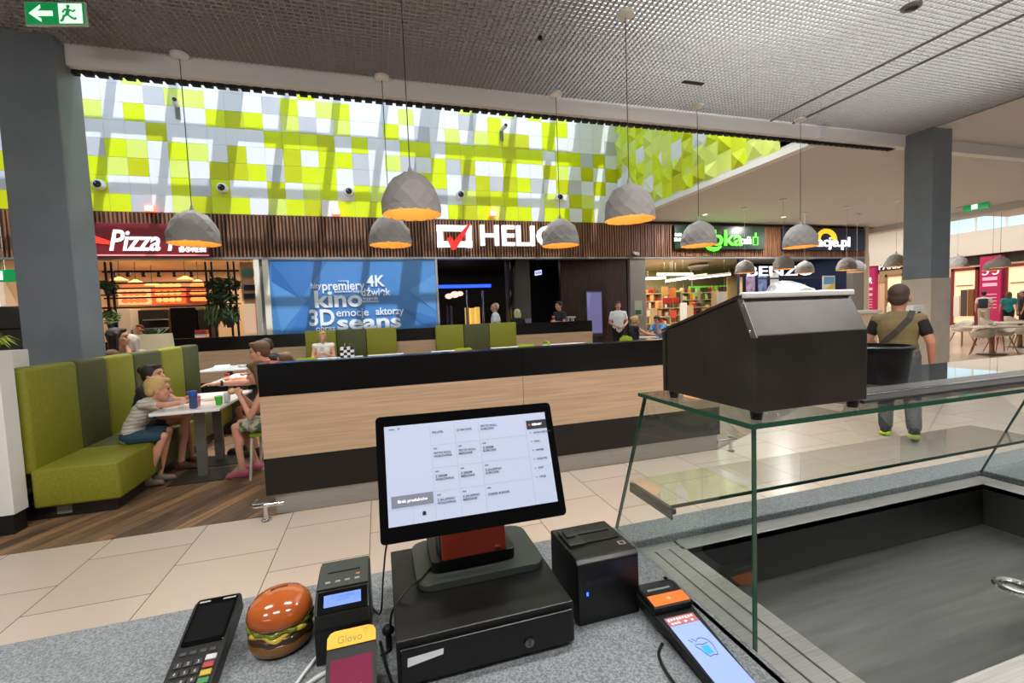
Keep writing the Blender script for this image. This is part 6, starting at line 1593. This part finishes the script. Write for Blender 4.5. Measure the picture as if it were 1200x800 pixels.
# man in black behind
J = SIT(1.0,.46); J['chest'] += V(0,.07,0); J['neck'] += V(0,.13,-.02); J['head'] = J['neck']+V(0,.06,.12)
for k in ('shL','shR'): J[k] += V(0,.1,-.01)
J['elL'] = V(-.22,.28,.80); J['wrL'] = V(-.08,.46,.80); J['elR'] = V(.22,.28,.80); J['wrR'] = V(.06,.44,.80)
person('dark haired man in a black shirt bent over the table behind the man in red', (-1.42,7.5,0), PI/2, J, .95, hair='short', hairm=HAIRD, pitch=-.3, top=(mat('tee_black',(24,24,30),.8),.5), bottom=(jeans,1.9), shoes=mat('shoe_black',(26,28,26),.6), vox=.012, palm=(V(0,0,-1),V(0,0,-1)))
q = MB(); q.box(-.07,.07,-.035,.035,0,.012,.003); q.bm.transform(Matrix.Rotation(.4,4,'Z')); o = q.build('phone', mat('phone_case_blue',(40,70,150),.4), loc=(-1.75,7.30,.745)); tag(o,'blue phone on the table by the man in black','phone')
v = PY(335,411,6.8)
J = SIT(.72,.46)
person('small brown haired child seen behind the man in red', (v.x,6.8,0), PI/2-.3, {k: q_+V(0,0,v.z-J['head'].z) if False else q_ for k, q_ in J.items()}, .72, hs=.95, hair='tail', hairm=HAIRBR, top=(mat('top_lilac',(190,170,180),.8),.4), bottom=(mat('shorts_dark',(30,30,32),.8),.8), shoes=mat('clog_pink',(170,92,110),.5), vox=.012)
# woman behind the bench and the grey haired person opposite
v = PY(133,396,6.8)
J = STAND(.97); dz = v.z-J['head'].z
J = SIT(1.0,.62); dz = v.z-J['head'].z

for k_ in ('knL','knR'): J[k_] += V(0,-.22,0)
for k_ in ('anL','anR'): J[k_] += V(0,-.26,0)
J['wrR'] = J['chest']+V(.05,.26,.02); J['elR'] = J['chest']+V(.2,.18,-.12)
person('woman with long dark hair looking right beside the column behind the bench', (v.x,6.8,max(0,dz)), -PI/2+.2, J, 1.0, hair='long', hairm=HAIRD, top=(mat('top_brown',(98,70,54),.8),.5), bottom=(mat('shorts_dark',(30,30,32),.8),1.9), shoes=mat('shoe_black',(26,28,26),.6), vox=.010, fem=True)
v2 = PY(157,405,7.6)
J = SIT(1.0,.60); dz2 = v2.z-J['head'].z
J['elL'] = J['shL']+V(.0,.14,-.2); J['wrL'] = J['head']+V(-.06,.12,-.05); J['elR'] = J['shR']+V(0,.16,-.18); J['wrR'] = J['head']+V(.05,.14,-.02)
J['neck'] += V(0,.06,-.02); J['head'] += V(0,.1,-.04)
person('grey haired person with hands raised to the face behind the bench', (v2.x+.10,7.6,max(0,dz2)), PI/2+.5, J, 1.0, hair='bob', hairm=HAIRG, top=(mat('top_dusty',(170,140,126),.8),.5), bottom=(mat('shorts_dark',(30,30,32),.8),1.9), shoes=mat('shoe_black',(26,28,26),.6), vox=.011, palm=(V(0,-1,0),V(0,-1,0)))
def high_bench(x0,x1,y0,y1,zt,label):
    q = thing('raised_seat', label, 'seat', ((x0+x1)/2,(y0+y1)/2,0))
    m_ = MB(); m_.box(x0,x1,y0,y1,0,zt-.08,.01); m_.build('base', BLACKM, q, True); m_ = MB(); m_.box(x0,x1,y0,y1,zt-.08,zt,.02); m_.build('cushion', mat('cushion_maroon',(96,40,44),.7), q, True)
high_bench(v.x-.3,v.x+.25,6.52,7.08,max(0,dz)+.62,'maroon topped seat under the woman with long dark hair')
high_bench(v2.x-.1,v2.x+.40,7.35,7.85,max(0,dz2)+.60,'maroon topped seat under the grey haired person')
# woman with the phone on the banquette
v = PY(378,397,10.55); J = SIT(.97,.45)
J['elL'] = V(-.22,.08,.72); J['wrL'] = V(-.05,.26,.84); J['elR'] = V(.22,.08,.72); J['wrR'] = V(.05,.26,.84)
def phone_x(t, J, H):
    q = MB(); q.box(-.035,.035,.305,.316,.84,.99,.004); q.build('phone', mat('phone_silver',(170,170,174),.3), t)
person('woman in white holding up a phone on the green banquette', (v.x,10.62,0), PI, J, .97, hair='tail', hairm=HAIRB, pitch=-.1, top=(mat('top_white',(222,214,206),.8),.0,'top'), bottom=(mat('shorts_dark',(30,30,32),.8),1.9), shoes=mat('shoe_black',(26,28,26),.6), vox=.013, fem=True, palm=(V(1,0,0),V(-1,0,0)), curl=(.9,.9), extra=None)
q = MB(); q.box(-.036,.036,-.005,.005,0,.15,.004); o = q.build('phone', mat('phone_silver',(170,170,174),.3), loc=(v.x,10.30,.83)); tag(o,'silver phone held up by the woman on the banquette','phone')
# standing visitors beyond the partition
def stander(label, px, pyt, Y, rz, h, **kw):
    v_ = PY(px,pyt,Y); s_ = h/1.72
    J_ = STAND(s_)
    for k, f_ in kw.pop('pose',{}).items(): J_[k] = f_*s_
    return person(label, (v_.x,Y,0), rz, J_, s_, **kw)
stander('bald man in a white tee in the cinema entrance, turned sideways', 580,352,12.35,1.2,1.86, hair='shaved', hairm=mat('hair_fair',(176,146,118),.7), top=(mat('tee_white',(226,230,234),.8),.5), bottom=(jeans,1.93), shoes=mat('shoe_black',(26,28,26),.6), vox=.014)
stander('woman with curly blond hair and black top seen from behind', 606,361,12.25,.1,1.66, hair='bob', hairm=mat('hair_pale_blond',(206,186,146),.7), top=(mat('tee_black',(24,24,30),.8),.5), bottom=(mat('shorts_dark',(30,30,32),.8),1.93), shoes=mat('shoe_black',(26,28,26),.6), vox=.014, fem=True)
stander('man in a dark tee holding a red cup by the black partition', 655,351.5,12.0,1.9,1.84, hair='short', hairm=HAIRD, top=(mat('tee_navy',(34,36,44),.8),.5), bottom=(jeans,1.93), shoes=mat('shoe_black',(26,28,26),.6), vox=.014, pose=dict(elL=V(-.25,.06,1.14),wrL=V(-.20,.30,1.18)))
v = PY(648.5,373.5,11.75); t = thing('paper_cup','red paper cup held by the man in the dark tee','cup',(v.x,11.75,v.z-.05)); b = MB(); b.lathe([(.03,0),(.042,.11)],14); b.build('cup',mat('cup_red',(200,50,56),.5),t,smooth=True); b = MB(); b.lathe([(.043,.11),(.044,.12),(.03,.125)],14); b.build('lid',WHITE,t)
stander('boy in a white tee and black trousers by the grey pilaster', 724,352.5,12.0,PI-.3,1.78, hair='short', hairm=HAIRBR, top=(mat('tee_white',(226,230,234),.8),.55), bottom=(mat('trousers_black',(24,24,28),.8),1.93), shoes=mat('shoe_black',(26,28,26),.6), vox=.014, pose=dict(elL=V(-.25,.02,1.12),wrL=V(-.12,.22,1.02),elR=V(.25,.02,1.12),wrR=V(.10,.24,1.0)))
v = PY(743,380,10.6); J = SIT(1.0,.46); dz = v.z+.02-J['head'].z
J['elR'] = V(.22,.26,.86); J['wrR'] = V(.14,.50,.82); J['elL'] = V(-.22,.26,.84); J['wrL'] = V(-.10,.46,.80)
person('woman with tied up fair hair in a black sleeveless top at a table', (v.x,10.6,0), -PI/2-.1, J, 1.04, hair='bun', hairm=HAIRB, top=(mat('tee_black',(24,24,30),.8),.0,'top'), bottom=(mat('trousers_black',(24,24,28),.8),1.9), shoes=mat('shoe_black',(26,28,26),.6), vox=.013, fem=True, palm=(V(0,0,-1),V(0,0,-1)))
v = PY(769,379,11.5); J = SIT(1.0,.46)
J['neck'] += V(0,.05,0); J['head'] += V(0,.10,-.03); J['elL'] = V(-.16,.34,.80); J['wrL'] = V(-.06,.26,1.06); J['elR'] = V(.22,.28,.80); J['wrR'] = V(.02,.40,.80)
person('man in a light blue shirt resting his face on his hand', (v.x+.1,11.5,0), PI/2+.5, J, 1.04, skin=SKIN2, hair='short', hairm=HAIRD, pitch=-.25, top=(mat('shirt_blue',(104,154,206),.8),.6), bottom=(jeans,1.9), shoes=mat('shoe_black',(26,28,26),.6), vox=.013, palm=(V(0,-1,0),V(0,0,-1)))
green_chair(742,400,10.6,-PI/2-.1,'green plastic chair under the woman in the black sleeveless top')
green_chair(773,398,11.55,PI/2+.5,'green plastic chair under the man in the blue shirt')
stander('pizza shop worker in black with a cap in the kitchen', 163,372,14.4,PI-.2,1.62, hair='short', hairm=mat('cap_maroon',(90,40,36),.7), top=(mat('tee_black',(24,24,30),.8),.6), bottom=(mat('trousers_black',(24,24,28),.8),1.93), shoes=mat('shoe_black',(26,28,26),.6), vox=.016)
# far shoppers
def far_person(label, px, pyf, rz, h, **kw):
    v_ = PZ(px,pyf,0); s_ = h/1.72; return person(label, (v_.x,v_.y,0), rz, STAND(s_), s_, vox=.022, **kw)
def backpack(t, J, H):
    q = MB(); q.box(-.15,.15,-.30,-.13,1.0,1.42,.05); q.build('backpack', mat('pack_navy',(44,54,74),.7), t, smooth=True)
far_person('person in a white top with a dark backpack at the magenta pillar', 1152,388,-1.2,1.74, hair='short', hairm=HAIRD, top=(mat('top_white',(222,214,206),.8),.6), bottom=(mat('trousers_pale',(190,180,170),.8),1.9), shoes=mat('shoe_taupe',(120,104,94),.7), extra=backpack)
far_person('person in a teal top before the magenta pillar', 1181,388,-1.0,1.66, hair='bob', hairm=HAIRBR, top=(mat('top_teal',(30,130,140),.8),.6), bottom=(mat('trousers_black',(24,24,28),.8),1.9), shoes=mat('shoe_black',(26,28,26),.6), fem=True)
def cap_x(t, J, H):
    q = MB(); q.ell((0,-.01,.075),(.088,.11,.06),H); q.ell((0,.10,.06),(.07,.07,.012),H); q.build('cap', mat('cap_white',(226,224,220),.7), t, smooth=True)
far_person('person in dark clothes with a pale cap at the picture edge', 1198,390,.6,1.7, hair='short', hairm=HAIRD, top=(mat('tee_navy',(34,36,44),.8),.6), bottom=(mat('trousers_black',(24,24,28),.8),1.9), shoes=mat('shoe_black',(26,28,26),.6), extra=cap_x)

# ================================================================== light
w = bpy.data.worlds.new('sky'); S.world = w; w.use_nodes = True
bg = w.node_tree.nodes['Background']; bg.inputs['Color'].default_value = (.62,.80,1,1); bg.inputs['Strength'].default_value = SKY
sun = bpy.data.lights.new('sun','SUN'); sun.energy = SUN; sun.angle = R(.5); sun.color = (.96,.97,1)
so = bpy.data.objects.new('sun', sun); COL.objects.link(so)
so.rotation_euler = Vector((-.286,1,-1.7)).to_track_quat('-Z','Y').to_euler()
# lamps over the grid, shining on the slab
area((5.5,3.4,4.62), 5.5, PLEN, (.96,.97,1), (PI,0,0), sy=3.6)
# unseen fill lights added behind the counter to brighten ceiling and bulkhead
area((-3.5,-2.7,2.9), 3, UP, (1,.97,.93), (R(140),0,0), sy=.4); area((4.5,-2.7,2.9), 4, UP, (1,.97,.93), (R(140),0,0), sy=.4)
# shop lighting, plus a fill light for the far hall
area(((xz0+xz1)/2+.5,15.2,3.2), 4.5, 210, (1,.86,.66), sy=4)
area((X_(210),14.6,3.2), 4.5, 130, (1,.76,.5), sy=3)
area(((xt0+xt1)/2,14.2,3.2), 4.5, 60, (.9,.94,1), sy=2.5)
area(((xc0+xc1)/2,15.5,3.2), 3, 12, (1,.8,.7), sy=3)
area((24.5,16,8.5), 8, 1500, (1,.9,.78), sy=16)  # warm fill added under the far hall roof
area((-10,14.5,3.2), 2, 60, (1,.8,.6), sy=2)
S.view_settings.view_transform = 'Standard'; S.view_settings.look = 'None'
S.view_settings.exposure = EXPO; S.view_settings.gamma = 1; S.view_settings.use_curve_mapping = False
S.cycles.use_denoising = True
S.cycles.max_bounces = 8; S.cycles.diffuse_bounces = 4; S.cycles.glossy_bounces = 4; S.cycles.transparent_max_bounces = 24; S.cycles.transmission_bounces = 6
S.cycles.caustics_reflective = False; S.cycles.caustics_refractive = False
S.cycles.sample_clamp_indirect = 6
